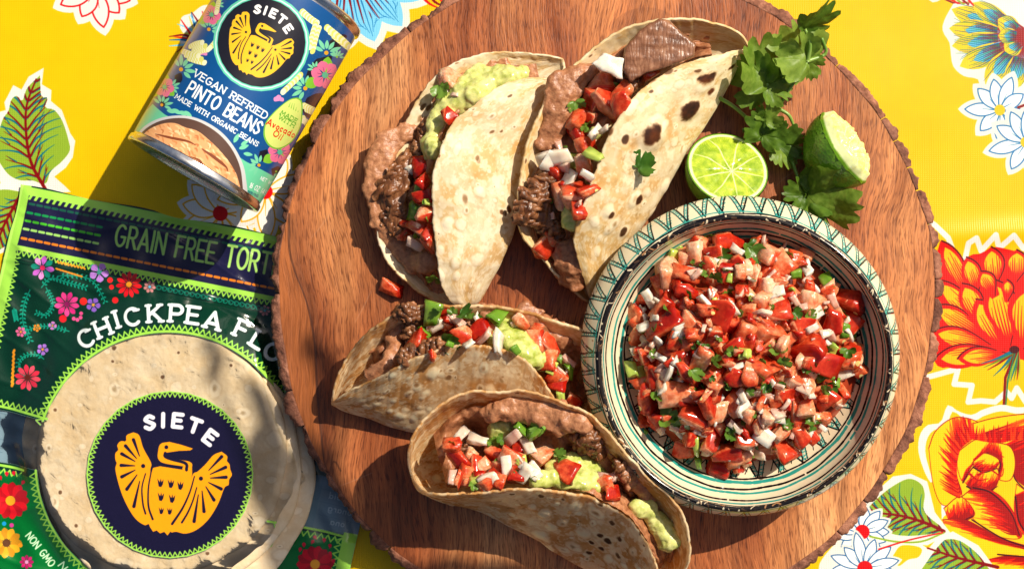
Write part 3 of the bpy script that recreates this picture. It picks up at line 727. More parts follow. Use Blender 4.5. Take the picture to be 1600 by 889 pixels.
# mint foot
lc.poly([P1(150, 412), P1(200, 455), P1(520, 640), P1(660, 716), P1(700, 900), P1(300, 900), P1(40, 620), P1(60, 440)], (.42, .82, .64))
def fanfl(x, y, a0, r, col=MINT, n=6, c=(.93, .66, .15)):
    o = P1(x, y); r = r * .42
    for i in range(n):
        a = a0 + (i - (n - 1) / 2) * 33; lc.poly(petal(at(o, a, r * .15), a, r * .42 * (1 + .15 * sin(i * 2)), r * .16, .9), col)
    lc.disc(o, r * .085, c)
def scall(pts, w, rows=1):
    q = catmull([P1(*p) for p in pts], int(6 + len(pts) * 2)); 
    for i, c in enumerate(q):
        for j in range(rows): lc.disc((c[0] + j * w * .45, c[1] + j * w * .5), w * .32, CREAM if (i + j) % 2 else LEM, w * .42, radians(30))
def pinkfl(x, y, r):
    o = P1(x, y); r = r * .40
    for a in (20, 140): lc.poly(petal(o, a - 100, r * .62, r * .4, 1), LEAF); 
    lc.poly(petal(at(o, 150, r * .25), 150, r * .5, r * .38, 1), LEAF)
    for i in range(6): lc.poly(petal(at(o, 15 + 60 * i, r * .06), 15 + 60 * i, r * .42, r * .36, 1.6), PINK); lc.stroke([at(o, 15 + 60 * i, r * .1), at(o, 15 + 60 * i, r * .27)], 1.0, (.25, .1, .3), .4)
    lc.disc(o, r * .1, (.3, .75, .6))
def blob(pts, col=NAVY, sm=36): lc.poly([P1(*p) for p in pts], col, smooth=sm)
blob([(800, 235), (860, 225), (842, 262), (800, 290), (775, 335), (770, 350), (752, 330), (770, 270)]); blob([(760, 390), (800, 372), (830, 380), (800, 430), (770, 470), (745, 440)]); blob([(575, 600), (606, 596), (598, 640), (572, 628)]); blob([(620, 670), (650, 660), (660, 690), (630, 700)])
blob([(850, 165), (895, 140), (920, 150), (880, 200), (850, 200)]); blob([(236, 300), (262, 290), (266, 320), (240, 340)]); blob([(180, 396), (205, 380), (212, 405), (186, 425)]); blob([(383, 48), (398, 20), (410, 40), (396, 90), (372, 100)]); blob([(300, 190), (318, 180), (330, 200), (306, 216)])
for args in ((838, 212, -70, 92), (755, 352, -160, 92), (572, 655, -160, 72), (262, 276, -40, 92), (186, 416, -60, 70), (372, 118, -60, 80)): fanfl(*args)
for args in ((880, 228, -60, 52, MINT, 5, LEAF), (795, 277, -130, 56, MINT, 4, LEAF), (800, 440, 60, 60, MINT, 5, LEAF), (640, 680, 60, 46, MINT, 4, LEAF), (222, 345, 10, 60, MINT, 5, LEAF), (404, 20, -30, 50, MINT, 4, LEAF)): fanfl(*args)
for (x, y, a, r) in ((205, 437, 10, 40), (228, 432, 30, 40), (252, 442, 20, 40), (276, 440, 40, 38), (472, 566, -60, 40), (492, 590, -20, 40), (510, 608, 10, 36), (500, 575, -30, 34), (540, 640, 10, 30)): lc.poly(petal(P1(x, y), a, r * .42, r * .17, .9), MINT)
pinkfl(833, 300, 118); pinkfl(655, 604, 100); pinkfl(196, 345, 84); pinkfl(382, 60, 84)
for (x, y) in ((348, 220), (652, 402)):
    o = P1(x, y); lc.poly(petal(o, -150, 10, 8, 1.6), (.90, .55, .75)); lc.poly(petal(o, -100, 10, 8, 1.6), (.90, .55, .75)); lc.poly(petal(o, -30, 8, 7, 1.6), (.90, .55, .75))
scall([(742, 50), (775, 78), (800, 95)], 13); scall([(795, 100), (785, 130), (770, 190)], 12, 2); scall([(840, 112), (875, 140), (905, 165), (930, 190)], 13, 3); scall([(735, 300), (700, 335), (668, 365)], 13)
scall([(300, 185), (320, 175), (345, 170)], 11, 3); scall([(270, 205), (300, 215), (330, 222)], 11, 3); scall([(408, 150), (392, 175), (376, 192)], 12); scall([(410, 10), (402, 50)], 11); scall([(745, 470), (750, 480)], 12, 2); scall([(748, 420), (790, 440)], 12, 2)
# medallion
cc = (408.6, 67.5)
lc.disc(cc, 75.5, (.40, .82, .68)); lc.disc(cc, 72.6, (.80, .95, .92)); lc.disc(cc, 70.4, (.36, .80, .68)); lc.disc(cc, 68.6, (.105, .10, .14))
b0 = complex(223.7, 727.5); sim = complex(46, 27.5) / complex(90.2, 19.6); c0 = complex(384.4, 50.9)
def fcan(pts):
    out = []
    for x, y in pts:
        z = c0 + sim * (complex(x * .3625, 580 + y * .3625) - b0); out.append((z.real, z.imag))
    return out
emblem(lc, fcan, (.97, .75, .14), (.105, .10, .14), .3625 * .581); siete(lc, fcan, (.97, .97, .97), .3625 * .581, 68, 18.6)
TXT = (.96, .97, .96)
lc.fit('VEGAN REFRIED', P1(316, 288), P1(603, 462), 13, TXT, wt=.16, slab=True)
lc.fit('PINTO BEANS', P1(293, 345), P1(578, 512), 23.5, TXT, wt=.14)
lc.fit('MADE WITH ORGANIC BEANS', P1(242, 380), P1(569, 574), 8.8, TXT, wt=.17, slab=True)
# picture of the pan of beans
lc.poly([P1(*p) for p in [(70, 560), (110, 505), (180, 468), (270, 458), (350, 478), (430, 530), (490, 610), (520, 700), (518, 830), (400, 900), (60, 700)]], (.80, .80, .80), smooth=80)
lc.poly([P1(*p) for p in [(78, 566), (116, 514), (184, 478), (268, 468), (345, 488), (422, 540), (478, 615), (505, 705), (500, 830), (400, 900), (60, 700)]], (.36, .26, .21), smooth=80)
BN = [P1(*p) for p in [(90, 560), (130, 515), (190, 490), (240, 488), (280, 505), (330, 520), (380, 560), (420, 600), (460, 650), (490, 710), (498, 790), (420, 850), (100, 640)]]
lc.clip(BN, 70); lc.poly(BN, (.91, .66, .44), smooth=70)
for i in range(420):
    x, y = ar.uniform(90, 500), ar.uniform(480, 800); c = ar.choice([(.96, .76, .54), (.84, .55, .33), (.93, .69, .46), (.98, .82, .62), (.78, .48, .28)])
    o = P1(x, y); a = ar.uniform(10, 60); lc.stroke([o, at(o, a, ar.uniform(2, 7), ar.uniform(-2, 2)), at(o, a + 20, ar.uniform(5, 12))], 1.2, c, .6, smooth=6, wm_=2.8)
for p in ([(150, 575), (180, 565), (240, 590), (280, 615), (270, 650), (290, 690), (240, 670), (190, 625)], ): lc.poly([P1(*q) for q in p], (.50, .28, .17), smooth=40)
for p, w in (([(160, 530), (220, 545), (290, 560), (320, 575)], 4), ([(345, 590), (390, 620), (440, 660), (450, 680)], 5), ([(290, 690), (340, 720), (420, 760)], 6), ([(300, 620), (340, 640), (360, 690), (400, 700)], 4)):
    lc.stroke([P1(*q) for q in p], 1, (.52, .27, .15), 1, smooth=24, wm_=w)
lc.clip()
# avocado badge
AV = [P1(*p) for p in [(724, 388), (742, 402), (744, 450), (735, 510), (700, 565), (650, 592), (612, 580), (590, 540), (596, 490), (626, 450), (668, 412), (700, 392)]]
lc.poly(AV, (.45, .72, .22), smooth=70); cx, cy = np.mean(AV, 0); lc.poly([(cx + (x - cx) * .93, cy + (y - cy) * .95) for x, y in AV], (.84, .90, .48), smooth=70)
for i in range(5): lc.stroke([P1(690 + i * 9, 425 + i * 5), P1(696 + i * 8, 408 + i * 8 - 6 * (2 - abs(i - 2)))], 1.6, (.45, .72, .22), .4)
lc.fit('MADE', P1(660, 446), P1(722, 482), 8, (.40, .66, .22), wt=.2, slab=True); lc.fit('WITH', P1(652, 464), P1(712, 500), 8, (.40, .66, .22), wt=.2, slab=True)
lc.fit('Avocado', P1(606, 482), P1(714, 536), 11.5, (.85, .14, .06), wt=.17); lc.fit('Oil', P1(632, 526), P1(664, 546), 11, (.85, .14, .06), wt=.17)
lc.fit('NET WT', P1(580, 705), P1(628, 730), 6.5, TXT, wt=.2); lc.fit('16 OZ (454g)', P1(538, 733), P1(622, 775), 9, TXT, wt=.17)
lc.fit('SERVING', P1(528, 760), P1(570, 778), 5, (.03, .30, .42), wt=.22); lc.fit('SUGGESTION', P1(520, 778), P1(572, 800), 5, (.03, .30, .42), wt=.22)
im_can = lc.image('can_print')
m = M('can_label_paper'); q = m.img(im_can); m.color(q.outputs[0]); m.set(Roughness=.30, Specular_IOR_Level=.5, Coat_Weight=.35, Coat_Roughness=.12); m.bump(m.noise(240, 3, .5, m.coord()), .04, .0004)
MAT_LABEL = m.m
m = M('tinned_steel'); g = m.coord((1, 1, 1)); nz = m.noise(180, 4, .6, g)
m.color(m.ramp(nz, [(.3, (.62, .61, .59)), (.7, (.80, .79, .77))])); m.set(Metallic=1.0); m.ln(m.ramp(nz, [(.3, (.16,) * 3), (.7, (.30,) * 3)]), m.b.inputs['Roughness']); m.bump(nz, .05, .0005)
MAT_TIN = m.m
can = empty('bean_can', cb, 'blue tin of vegan refried pinto beans lying on its side on the yellow cloth', 'food can')
def lathe(name, prof, n=96, uvf=None):
    t = np.linspace(0, 2 * pi, n, endpoint=False); pr = np.asarray(prof, float)
    pts = np.stack([np.outer(pr[:, 0], np.sin(t)), np.outer(pr[:, 0], np.cos(t)), np.repeat(pr[:, 1:2], n, 1)], -1)
    return grid_mesh(name, pts, None, closed=True)
prof = [(0, .0035), (.030, .0035), (.0332, .0030), (.0345, .0006), (.0356, .0), (CR + .0007, .0002), (CR + .0009, .0012), (CR + .0008, .0030), (CR - .0004, .0042), (CR - .0005, .0052), (CR - .0004, LZ0)]
link('base_rim', lathe('base_rim', prof), MAT_TIN, can, CM)
prof = [(CR - .0004, LZ1), (CR - .0006, CL - .0042), (CR - .0004, CL - .0036), (CR + .0008, CL - .0030), (CR + .0009, CL - .0010), (CR + .0006, CL), (.0352, CL), (.0344, CL - .001), (.0338, CL - .0035), (.031, CL - .0038), (.029, CL - .0034), (.0272, CL - .0040), (0, CL - .0038)]
link('lid_rim', lathe('lid_rim', prof), MAT_TIN, can, CM)
n = 128; t = np.linspace(-pi, pi, n + 1)
zz = np.linspace(LZ0 - .0002, LZ1 + .0002, 12); rad_ = np.full(12, CR); rad_[0] = rad_[-1] = CR - .0002
pts = np.stack([np.outer(rad_, np.sin(t)), np.outer(rad_, np.cos(t)), np.repeat(zz[:, None], n + 1, 1)], -1)
uv = np.stack([np.repeat(((t * CR * sgn + LA) / (2 * LA))[None], 12, 0), np.repeat(np.linspace(0, 1, 12)[:, None], n + 1, 1)], -1)
link('paper_label', grid_mesh('paper_label', pts, uv), MAT_LABEL, can, CM)

# ================================================================== pouch of tortillas
ZS = .0118                                          # top of the stack of tortillas
sx0, sy0 = P(253, 702, ZS).xy
def bag_h(x, y):
    r = np.hypot(x - sx0, y - sy0); t = np.clip((.087 - r) / .024, 0, 1); h = .0024 + (ZS + .0012 - .0024) * t * t * (3 - 2 * t)
    wr = .0009 * np.sin(x * 95 + y * 160 + 2 * np.sin(y * 60)) * np.sin(x * 210 - y * 80) + .0005 * np.sin(x * 330 + 1.7 * np.sin(y * 140))
    h = h + wr * np.clip((r - .055) / .02, .08, 1) * np.clip(1 - t * .6, 0, 1)
    rb = np.hypot(x - BX, y - BY); under = np.clip((BRm + .010 - rb) / .008, 0, 1)
    th_ = np.arctan2(y - sy0, x - sx0); h = h + .0007 * np.exp(-((r - .080) / .012) ** 2) * np.sin(th_ * 15 + 3 * np.sin(th_ * 4)) ** 2
    cr = np.abs(np.sin(x * 61 + y * 133 + 1.6 * np.sin(x * 47 + y * 31))) ; h = h + .0010 * (1 - cr) ** 6 * np.clip((r - .060) / .02, 0, 1)
    return h * (1 - under) + np.minimum(h, .0028) * under
def bag_w(p):
    z = np.full(len(p), .006)
    for _ in range(4):
        w = Pn(p, z); z = bag_h(w[:, 0], w[:, 1])
    return Pn(p, z)
GK = 3600.0; gx0, gx1, gy0, gy1 = -.31, -.05, -.20, .062
def Tbag(p):
    w = bag_w(np.asarray(p, float)); return np.stack([(w[:, 0] - gx0) * GK, (gy1 - w[:, 1]) * GK], -1)
bg = Canvas(int((gx1 - gx0) * GK), int((gy1 - gy0) * GK), (.02, .19, .125, 1), Tbag, k=SC * .985 * GK)
LIME = (.62, .86, .30); FOR = (.02, .20, .13); KEL = (.0, .42, .16); NV = (.105, .10, .235)
O = np.array((36., 292.)); ua = radians(11.3); U_ = np.array((cos(ua), sin(ua))); V_ = np.array((-sin(radians(13)), cos(radians(13))))
def B(u, v): return tuple(O + U_ * u + V_ * v)           # pouch coordinates in picture pixels: along the top edge, down the side
def zig(p0, p1, size, n=None, w=2.4, col=LIME, flip=1):
    p0, p1 = np.array(p0, float), np.array(p1, float); L = np.linalg.norm(p1 - p0); d = (p1 - p0) / L; nn = np.array((-d[1], d[0])) * flip
    n = n or int(L / size); pts = []
    for i in range(n + 1): pts += [p0 + d * L * i / n, p0 + d * L * (i + .5) / n + nn * size * .95]
    bg.stroke(pts[:-1], w, col)
def zigarc(c, r, a0, a1, size, out=1, w=2.2, col=LIME):
    n = int(abs(a1 - a0) * pi / 180 * r / size); pts = []
    for i in range(n):
        pts += [at(c, a0 + (a1 - a0) * i / n, r), at(c, a0 + (a1 - a0) * (i + .5) / n, r + out * size * .95)]
    bg.stroke(pts, w, col)
# lower panels of a brighter green, the clear band and the round window
WC = (262, 724); WR_ = 208
bg.poly([B(0, 440), B(700, 440), B(700, 900), B(0, 900)], KEL)
CLR = (.75, .83, .86, 0.0)
bg.poly([B(-30, 348), B(120, 352), B(400, 352), B(700, 352), B(700, 432), B(400, 440), B(120, 430), B(-30, 430)], CLR)
bg.disc(WC, WR_ - 3, CLR)
# header
bg.poly([B(10, 8), B(700, 8), B(700, 102), B(10, 102)], NV)
bg.poly([B(-2, -2), B(700, -2), B(700, 11), B(-2, 11)], LIME)
for i in range(66):
    u = 14 + i * 9.6; bg.poly([B(u, 9), B(u + 5, 9), B(u + 1.5, 18), B(u - 2.5, 18)], LIME)
for row, (v, col) in enumerate(((24, (.10, .34, .27)), (38, (.08, .55, .28)), (51, (.28, .73, .16)), (64, (.62, .84, .42)), (79, (.92, .50, .12)))):
    for i in range(48):
        u = 16 + i * 12.3
        if row in (1, 2, 3) and i > 9: break
        bg.stroke([B(u, v), B(u + 7.2, v)], 4.2, col)
bg.poly([B(10, 91), B(700, 91), B(700, 99), B(10, 99)], LIME); zig(B(12, 98), B(700, 98), 8.6, w=2.2)
bg.fit('GRAIN FREE TORT', (182, 367), (422, 412), 37, (.66, .86, .42), wt=.12); bg.fit('ILLAS', (428, 413), (500, 427), 37, (.66, .86, .42), wt=.12)
# side seam
bg.poly([B(-6, -4), B(12, -4), B(12, 346), B(-6, 346)], LIME); bg.poly([B(-6, -4), B(-1, -4), B(-1, 346), B(-6, 346)], (.72, .92, .40))
zig(B(12, 104), B(12, 344), 9.5, flip=-1); bg.poly([B(8, 104), B(14, 104), B(14, 346), B(8, 346)], LIME)
bg.poly([B(610, 430), B(700, 430), B(700, 900), B(610, 900)], LIME)
# edges of the window
for a0, a1 in ((186, 360),): zigarc(WC, WR_, 197, 350, 9.2)
zigarc(WC, WR_, 176, 95, 9.2); zigarc(WC, WR_, 27, 85, 9.2)
for a0, a1 in ((199, 352), (92, 177), (26, 88)):
    bg.stroke([at(WC, a, WR_ - 1.5) for a in np.linspace(a0, a1, 60)], 4.2, LIME)
zig(B(0, 339), B(112, 345), 9, flip=-1); bg.stroke([B(0, 342), B(118, 348)], 4, LIME); zig(B(-4, 436), B(98, 438), 9, flip=1); bg.stroke([B(-4, 434), B(100, 434)], 4, LIME)
zig(B(500, 438), B(620, 440), 10, flip=1); bg.stroke([B(490, 437), B(625, 437)], 4, LIME); zig(B(610, 440), B(610, 600), 10, flip=1)
# zip ridges
for v in (108, 113, 118): bg.stroke([B(14, v), B(620, v)], 1.6, (.01, .13, .09))
# embroidery
def P2(x, y): return (x * .36, 280 + y * .36)
ar = random.Random(9)
def fern(pts, r=5, col=(.05, .58, .48), n=14):
    q = catmull([P2(*p) for p in pts], n); bg.stroke(q, 1.6, col)
    for i in range(1, n):
        d = q[i] - q[i - 1]; a = math.degrees(atan2(d[1], d[0]))
        for sg in (-1, 1): bg.poly(petal(at(q[i], a + sg * 70, 1), a + sg * 55, r, r * .55, .8), col)
def rosette(x, y, r, cols, n=9, c=(.9, .6, .2)):
    o = P2(x, y)
    for i in range(n): a = 360 * i / n + 10; bg.poly(petal(at(o, a, r * .1), a, r * .95, r * 2.6 / n * 1.5, 1.7), cols[i % len(cols)])
    for i in range(n): a = 360 * i / n + 10; bg.stroke([at(o, a, r * .2), at(o, a, r * .55)], .9, tuple(.6 * v for v in cols[0]), .5)
    bg.disc(o, r * .22, c)
fern([(180, 470), (220, 430), (300, 450), (370, 470)]); fern([(250, 420), (330, 420), (400, 440), (440, 500), (455, 530)], 4.6); fern([(130, 480), (105, 540), (100, 620), (130, 700)], 5.5); fern([(200, 470), (230, 540), (200, 590), (160, 580)], 4.6)
fern([(300, 660), (230, 640), (160, 640), (110, 660)], 4.5); fern([(190, 780), (160, 760), (110, 765), (80, 800), (95, 850)], 4.5); fern([(390, 375), (440, 395)], 4); fern([(60, 560), (70, 610)], 4)
rosette(185, 385, 18, [(.72, .35, .75), (.05, .50, .42), (.85, .55, .80)], 8, (.85, .15, .35)); rosette(560, 457, 20, [(.88, .10, .12), (.80, .06, .10)], 11, (.85, .55, .1)); rosette(290, 542, 19, [(.90, .25, .55), (.82, .16, .48)], 9, (.55, .1, .35)); rosette(120, 860, 20, [(.94, .30, .38), (.86, .18, .28)], 10, (.4, .15, .1))
rosette(430, 405, 15, [(.70, .48, .82)], 5, (.2, .5, .45)); rosette(405, 545, 11, [(.52, .35, .75)], 5, (.8, .6, .2)); rosette(650, 467, 9.5, [(.75, .48, .48)], 7, (.3, .65, .8)); rosette(90, 662, 8, [(.92, .40, .60)], 6); rosette(185, 738, 9, [(.68, .45, .85)], 5); rosette(228, 635, 6.5, [(.8, .5, .8)], 4); rosette(160, 645, 6, [(.94, .55, .15)], 5); rosette(1150, 570, 8.5, [(.75, .45, .45)], 7, (.3, .65, .8))
for (x, y, r, c) in ((362, 530, 6, (.88, .15, .12)), (273, 605, 6, (.85, .12, .15)), (478, 438, 4.5, (.88, .12, .12)), (484, 468, 4, (.88, .12, .12)), (500, 525, 5, (.88, .12, .12)), (320, 605, 3, (.9, .3, .55)), (336, 610, 3, (.9, .3, .55)), (350, 600, 3, (.9, .3, .55)), (352, 582, 3, (.9, .3, .55))): bg.disc(P2(x, y), r, c)
for i in range(9):
    bg.stroke([P2(250 + i * 14, 357 + i * 3.2), P2(256 + i * 14, 364 + i * 3.2)], 3, (.92, .60, .12)); bg.stroke([P2(245 + i * 13, 388 + i * 4), P2(252 + i * 13, 391 + i * 4)], 3, (.85, .52, .10))
    bg.stroke([P2(62 - i * .8, 742 + i * 18), P2(58 - i * .8, 752 + i * 18)], 4.4, (.93, .58, .10))
for i in range(20):   # running scroll
    o = P2(690 + i * 24, 470 + i * 4.9); bg.stroke([at(o, a, 3.4) for a in range(0, 300, 30)] + [at(o, 15, 8)], 1.1, (.05, .50, .42))
for (x, y, c, n_) in ((42, 548, (.82, .06, .12), 12),): pass
def P3(x, y): return (x * .3625, 580 + y * .3625)
def bigfl(x, y, r, col, cen, n=13):
    o = P3(x, y)
    for i in range(n): bg.poly(petal(at(o, 360 * i / n, r * .12), 360 * i / n, r * .9, r * .5, 1.6), col if i % 2 else tuple(.82 * v for v in col))
    bg.disc(o, r * .26, cen)
bigfl(45, 556, 29, (.90, .10, .14), (.95, .68, .12)); bigfl(28, 738, 24, (.95, .66, .12), (.35, .20, .08), 11); bigfl(1358, 830, 29, (.78, .04, .12), (.92, .62, .12), 14); bigfl(115, 820, 11, (.85, .12, .45), (.9, .6, .8), 8)
for (x, y) in ((30, 455), (62, 452), (8, 470), (92, 490), (98, 512), (1310, 760), (1340, 745), (1366, 726), (1396, 740), (1420, 765), (1432, 795), (1440, 830), (1290, 780)): bg.poly(petal(P3(x, y), ar.uniform(-130, -50), 9, 6, 1.7), (.84, .08, .18))
for (x, y, c) in ((18, 655, (.1, .6, .85)), (50, 662, (.85, .25, .6)), (88, 748, (.95, .6, .1))): bg.disc(P3(x, y), 3.5, c)
for i in range(4): bg.stroke([at(P3(70 + 8 * i, 470 - 4 * i), a, 3 + i) for a in range(180, 420, 30)], .9, (.05, .30, .14))
bg.fit('NON GMO', P3(122, 700), P3(228, 832), 13.5, (.82, .93, .78), wt=.16); bg.text('N', *P3(248, 838), 56, 13.5, (.82, .93, .78), wt=.16)
# arched words
for ch, x, y, a in (('C', 372, 690, -28), ('H', 445, 645, -22), ('I', 505, 608, -17), ('C', 573, 597, -11), ('K', 672, 582, -3), ('P', 765, 582, 4), ('E', 840, 590, 8), ('A', 925, 612, 14), ('F', 1050, 650, 25), ('L', 1122, 697, 32), ('O', 1185, 748, 38), ('U', 1250, 815, 45)):
    q = P2(x, y); bg.letter(ch, q[0] + 1.2, q[1] + 1.4, a, 31, (.01, .10, .07), wt=.2, xs=.92, slab=True); bg.letter(ch, q[0], q[1], a, 31, (.90, .94, .95), wt=.18, xs=.92, slab=True)
# round emblem
MC = (265.5, 741); bg.disc(MC, 130.5, LIME); bg.disc(MC, 128.3, (.085, .075, .19))
zigarc(MC, 129, 0, 360, 8.2, out=-1, w=1.9)
emblem(bg, lambda pts: [P3(*p) for p in pts], (.98, .62, .04), (.085, .075, .19), .3625); siete(bg, lambda pts: [P3(*p) for p in pts], (.95, .95, .96), .3625, 66, 0)
im_bag = bg.image('pouch_print')
def film(name, im, rough=.15):
    m = M(name); q = m.img(im)
    m.color(q.outputs[0]); m.set(Roughness=rough, Specular_IOR_Level=.5, Coat_Weight=.25, Coat_Roughness=.1)
    g = m.coord(); m.bump(m.noise(55, 3, .5, g), .16, .003); m.bump(m.noise(150, 2, .5, g, 1.5), .10, .001); nrm = m.b.inputs['Normal'].links[0].from_socket
    trn = m.new('ShaderNodeBsdfTransparent'); trn.inputs[0].default_value = (.985, .99, .99, 1); gl = m.new('ShaderNodeBsdfGlossy'); gl.inputs['Roughness'].default_value = .12; m.ln(nrm, gl.inputs['Normal'])
    fr = m.new('ShaderNodeFresnel'); fr.inputs[0].default_value = 1.4; m.ln(nrm, fr.inputs['Normal'])
    cl = m.new('ShaderNodeMixShader'); m.ln(fr.outputs[0], cl.inputs[0]); m.ln(trn.outputs[0], cl.inputs[1]); m.ln(gl.outputs[0], cl.inputs[2])
    mx = m.new('ShaderNodeMixShader'); m.ln(q.outputs[1], mx.inputs[0]); m.ln(cl.outputs[0], mx.inputs[1]); m.ln(m.b.outputs[0], mx.inputs[2]); m.ln(mx.outputs[0], m.out.inputs[0])
    return m.m
# the outline of the pouch: four picture points at table level
def flat(p): return np.array(P(p[0], p[1], .003))
q00, q10, q01 = flat(B(-6, -3)), flat(B(628, -3)), flat(B(-6, 760))
e1, e2 = q10 - q00, q01 - q00
def sheet(name, hf, mat_, nu=190, nv=220, edge=None):
    u, v = np.meshgrid(np.linspace(0, 1, nu), np.linspace(0, 1, nv), indexing='ij')
    wob = .0010 * np.sin(v * 31) * np.sin(v * 12 + 1) 
    X = q00[0] + e1[0] * u + e2[0] * v + wob * (u < .02); Y = q00[1] + e1[1] * u + e2[1] * v + .0006 * np.sin(u * 26) * (v < .01)
    if edge: X, Y = X, Y
    Z = hf(X, Y)
    return link(name, grid_mesh(name, np.stack([X, Y, Z], -1), np.stack([(X - gx0) / (gx1 - gx0), (Y - gy0) / (gy1 - gy0)], -1)), mat_, pouch, Matrix.Identity(4))
pouch = empty('tortilla_pouch', (sx0, sy0, 0), 'green printed pouch of grain free chickpea flour tortillas, half under the board', 'food pouch')
def front_h(x, y):
    u = ((x - q00[0]) * e1[0] + (y - q00[1]) * e1[1]) / (e1 @ e1); v = ((x - q00[0]) * e2[0] + (y - q00[1]) * e2[1]) / (e2 @ e2)
    rim = np.clip(np.minimum(np.minimum(u, 1 - u) / .035, np.minimum(v / .02, 1)), 0, 1)
    h = .0009 + (bag_h(x, y) - .0009) * rim
    for vv in (.148, .1545, .161): h = h + .0005 * np.exp(-((v - vv) / .0018) ** 2)
    return h
sheet('front_film', front_h, film('printed_film', im_bag))
# inside of the back: greyish blue with the back's text showing through, mirrored
bk = Canvas(bg.w, bg.h, (.52, .64, .70, 1), Tbag, k=bg.k)
for v in (352, 372, 392, 412):
    bk.stroke([B(-6, v), B(60, v + 2)], 1, (.40, .52, .60)); bk.stroke([B(500, v), B(640, v + 2)], .8, (.46, .58, .65))
for i, (tx, u, v) in enumerate((('agave', 8, 366), ('oil', 8, 386), ('corn', 8, 408), ('dieta', 575, 384), ('grano', 578, 404), ('ano', 586, 424))):
    x, y = B(u, v); bk.text(tx, x, y, 11, 11, (.80, .88, .90) if u > 99 else (.38, .50, .58), wt=.13, mirror=True)
bk.poly([B(528, 352), B(560, 352), B(560, 450), B(528, 450)], (.46, .60, .68))
im_back = bk.image('pouch_back_print')
m = M('back_film_print'); q = m.img(im_back); m.color(q.outputs[0]); m.set(Roughness=.4); m.bump(m.noise(70, 3, .5, m.coord()), .1, .002)
sheet('back_film', lambda x, y: .0006 + 0 * x, m.m, 24, 24)
# ================================================================== food materials
def fleshmat(name, c1, c2, scale=180, rough=.22, sss=.25, rad_=(.004, .0015, .001), bump=.25, spread=.5, spec=.5, rc=None):
    m = M(name); g = m.coord((1, 1, 1)); n = m.noise(scale, 4, .6, g); r = m.rand()
    f = m.math('ADD', m.math('MULTIPLY', n, 1.0), m.math('MULTIPLY', m.math('SUBTRACT', r, .5), spread))
    m.color(m.ramp(f, [(.28, c1), (.72, c2)] if rc is None else rc))
    m.set(Roughness=rough, Subsurface_Weight=sss, Subsurface_Radius=rad_, Subsurface_Scale=.6, Specular_IOR_Level=spec)
    if bump: m.bump(n, bump, .0006)
    return m.m
def tomatomat(name, stops, rough, bumps):
    m = M(name); g = m.coord((1, 1, 1)); r = m.rand(); n = m.math('ADD', m.math('MULTIPLY', m.noise(95, 3, .5, g), .45), m.math('MULTIPLY', m.noise(330, 4, .6, g), .55)); n2 = m.noise(800, 3, .6, g)
    tg = m.new('ShaderNodeTexCoord'); sg = m.new('ShaderNodeSeparateXYZ'); m.ln(tg.outputs['Generated'], sg.inputs[0])
    f = m.math('ADD', n, m.math('MULTIPLY', m.math('SUBTRACT', r, .5), .42)); f = m.math('ADD', f, m.math('MULTIPLY', m.math('SUBTRACT', .5, sg.outputs[0]), .34)); c = m.ramp(f, stops)
    c = m.mix(.55, c, m.ramp(n2, [(.36, (.72, .60, .55)), (.6, (1.08, 1.1, 1.1))]), 'MULTIPLY')
    if bumps > .1:
        vo = m.new('ShaderNodeTexVoronoi'); vo.inputs['Scale'].default_value = 210; m.ln(g, vo.inputs['Vector']); sc_ = m.new('ShaderNodeSeparateColor'); m.ln(vo.outputs['Color'], sc_.inputs[0])
        k = m.math('MULTIPLY', m.math('LESS_THAN', vo.outputs['Distance'], .27), m.math('GREATER_THAN', sc_.outputs[0], .80)); c = m.mix(k, c, (.84, .60, .22))
    m.color(c); m.set(Roughness=rough, Subsurface_Weight=.5, Subsurface_Radius=(.006, .0018, .001), Subsurface_Scale=.9, Specular_IOR_Level=.4); m.bump(n2, bumps, .0006); m.bump(n, bumps * .8, .001); return m.m
T_SKIN = tomatomat('tomato_skin', [(.25, (.38, .010, .004)), (.55, (.58, .045, .014)), (.85, (.72, .15, .055))], .16, .06)
T_FLESH = tomatomat('tomato_flesh', [(.20, (.42, .022, .006)), (.36, (.64, .090, .026)), (.50, (.75, .20, .080)), (.64, (.82, .36, .19)), (.82, (.88, .54, .35))], .22, .34)
T_SEED = fleshmat('tomato_seed', (.80, .55, .16), (.85, .66, .30), 200, .15, .3)
ONION = fleshmat('onion', (.70, .60, .50), (.90, .86, .78), 90, .16, .7, (.006, .005, .004), .1, .7, rc=[(.2, (.68, .38, .29)), (.42, (.74, .56, .43)), (.62, (.79, .69, .55)), (.85, (.84, .78, .66))])
JALA = fleshmat('jalapeno', (.13, .27, .02), (.45, .55, .10), 70, .15, .25, (.002, .004, .001), .1, .8)
CILA = fleshmat('cilantro_leaf', (.05, .15, .012), (.17, .32, .04), 120, .35, .0, bump=.2, spread=.8)
def leafy(mat_):
    nt = mat_.node_tree; b = nt.nodes['Principled BSDF']; o = nt.nodes['Material Output']; tr = nt.nodes.new('ShaderNodeBsdfTranslucent'); mx = nt.nodes.new('ShaderNodeMixShader')
    mx.inputs[0].default_value = .35; nt.links.new(b.inputs['Base Color'].links[0].from_socket, tr.inputs[0]); nt.links.new(b.outputs[0], mx.inputs[1]); nt.links.new(tr.outputs[0], mx.inputs[2]); nt.links.new(mx.outputs[0], o.inputs[0])
leafy(CILA)
GUAC = fleshmat('guacamole', (.30, .38, .04), (.78, .77, .30), 230, .22, .3, (.003, .003, .001), .5, .15)
BEANS = fleshmat('refried_beans', (.24, .078, .030), (.54, .245, .115), 420, .36, .08, (.003, .0015, .001), 1.0, .2)
m = M('braised_beef'); g = m.coord((1, 1, 1)); mp = m.new('ShaderNodeMapping'); mp.inputs['Scale'].default_value = (260, 60, 260); m.ln(g, mp.inputs[0])
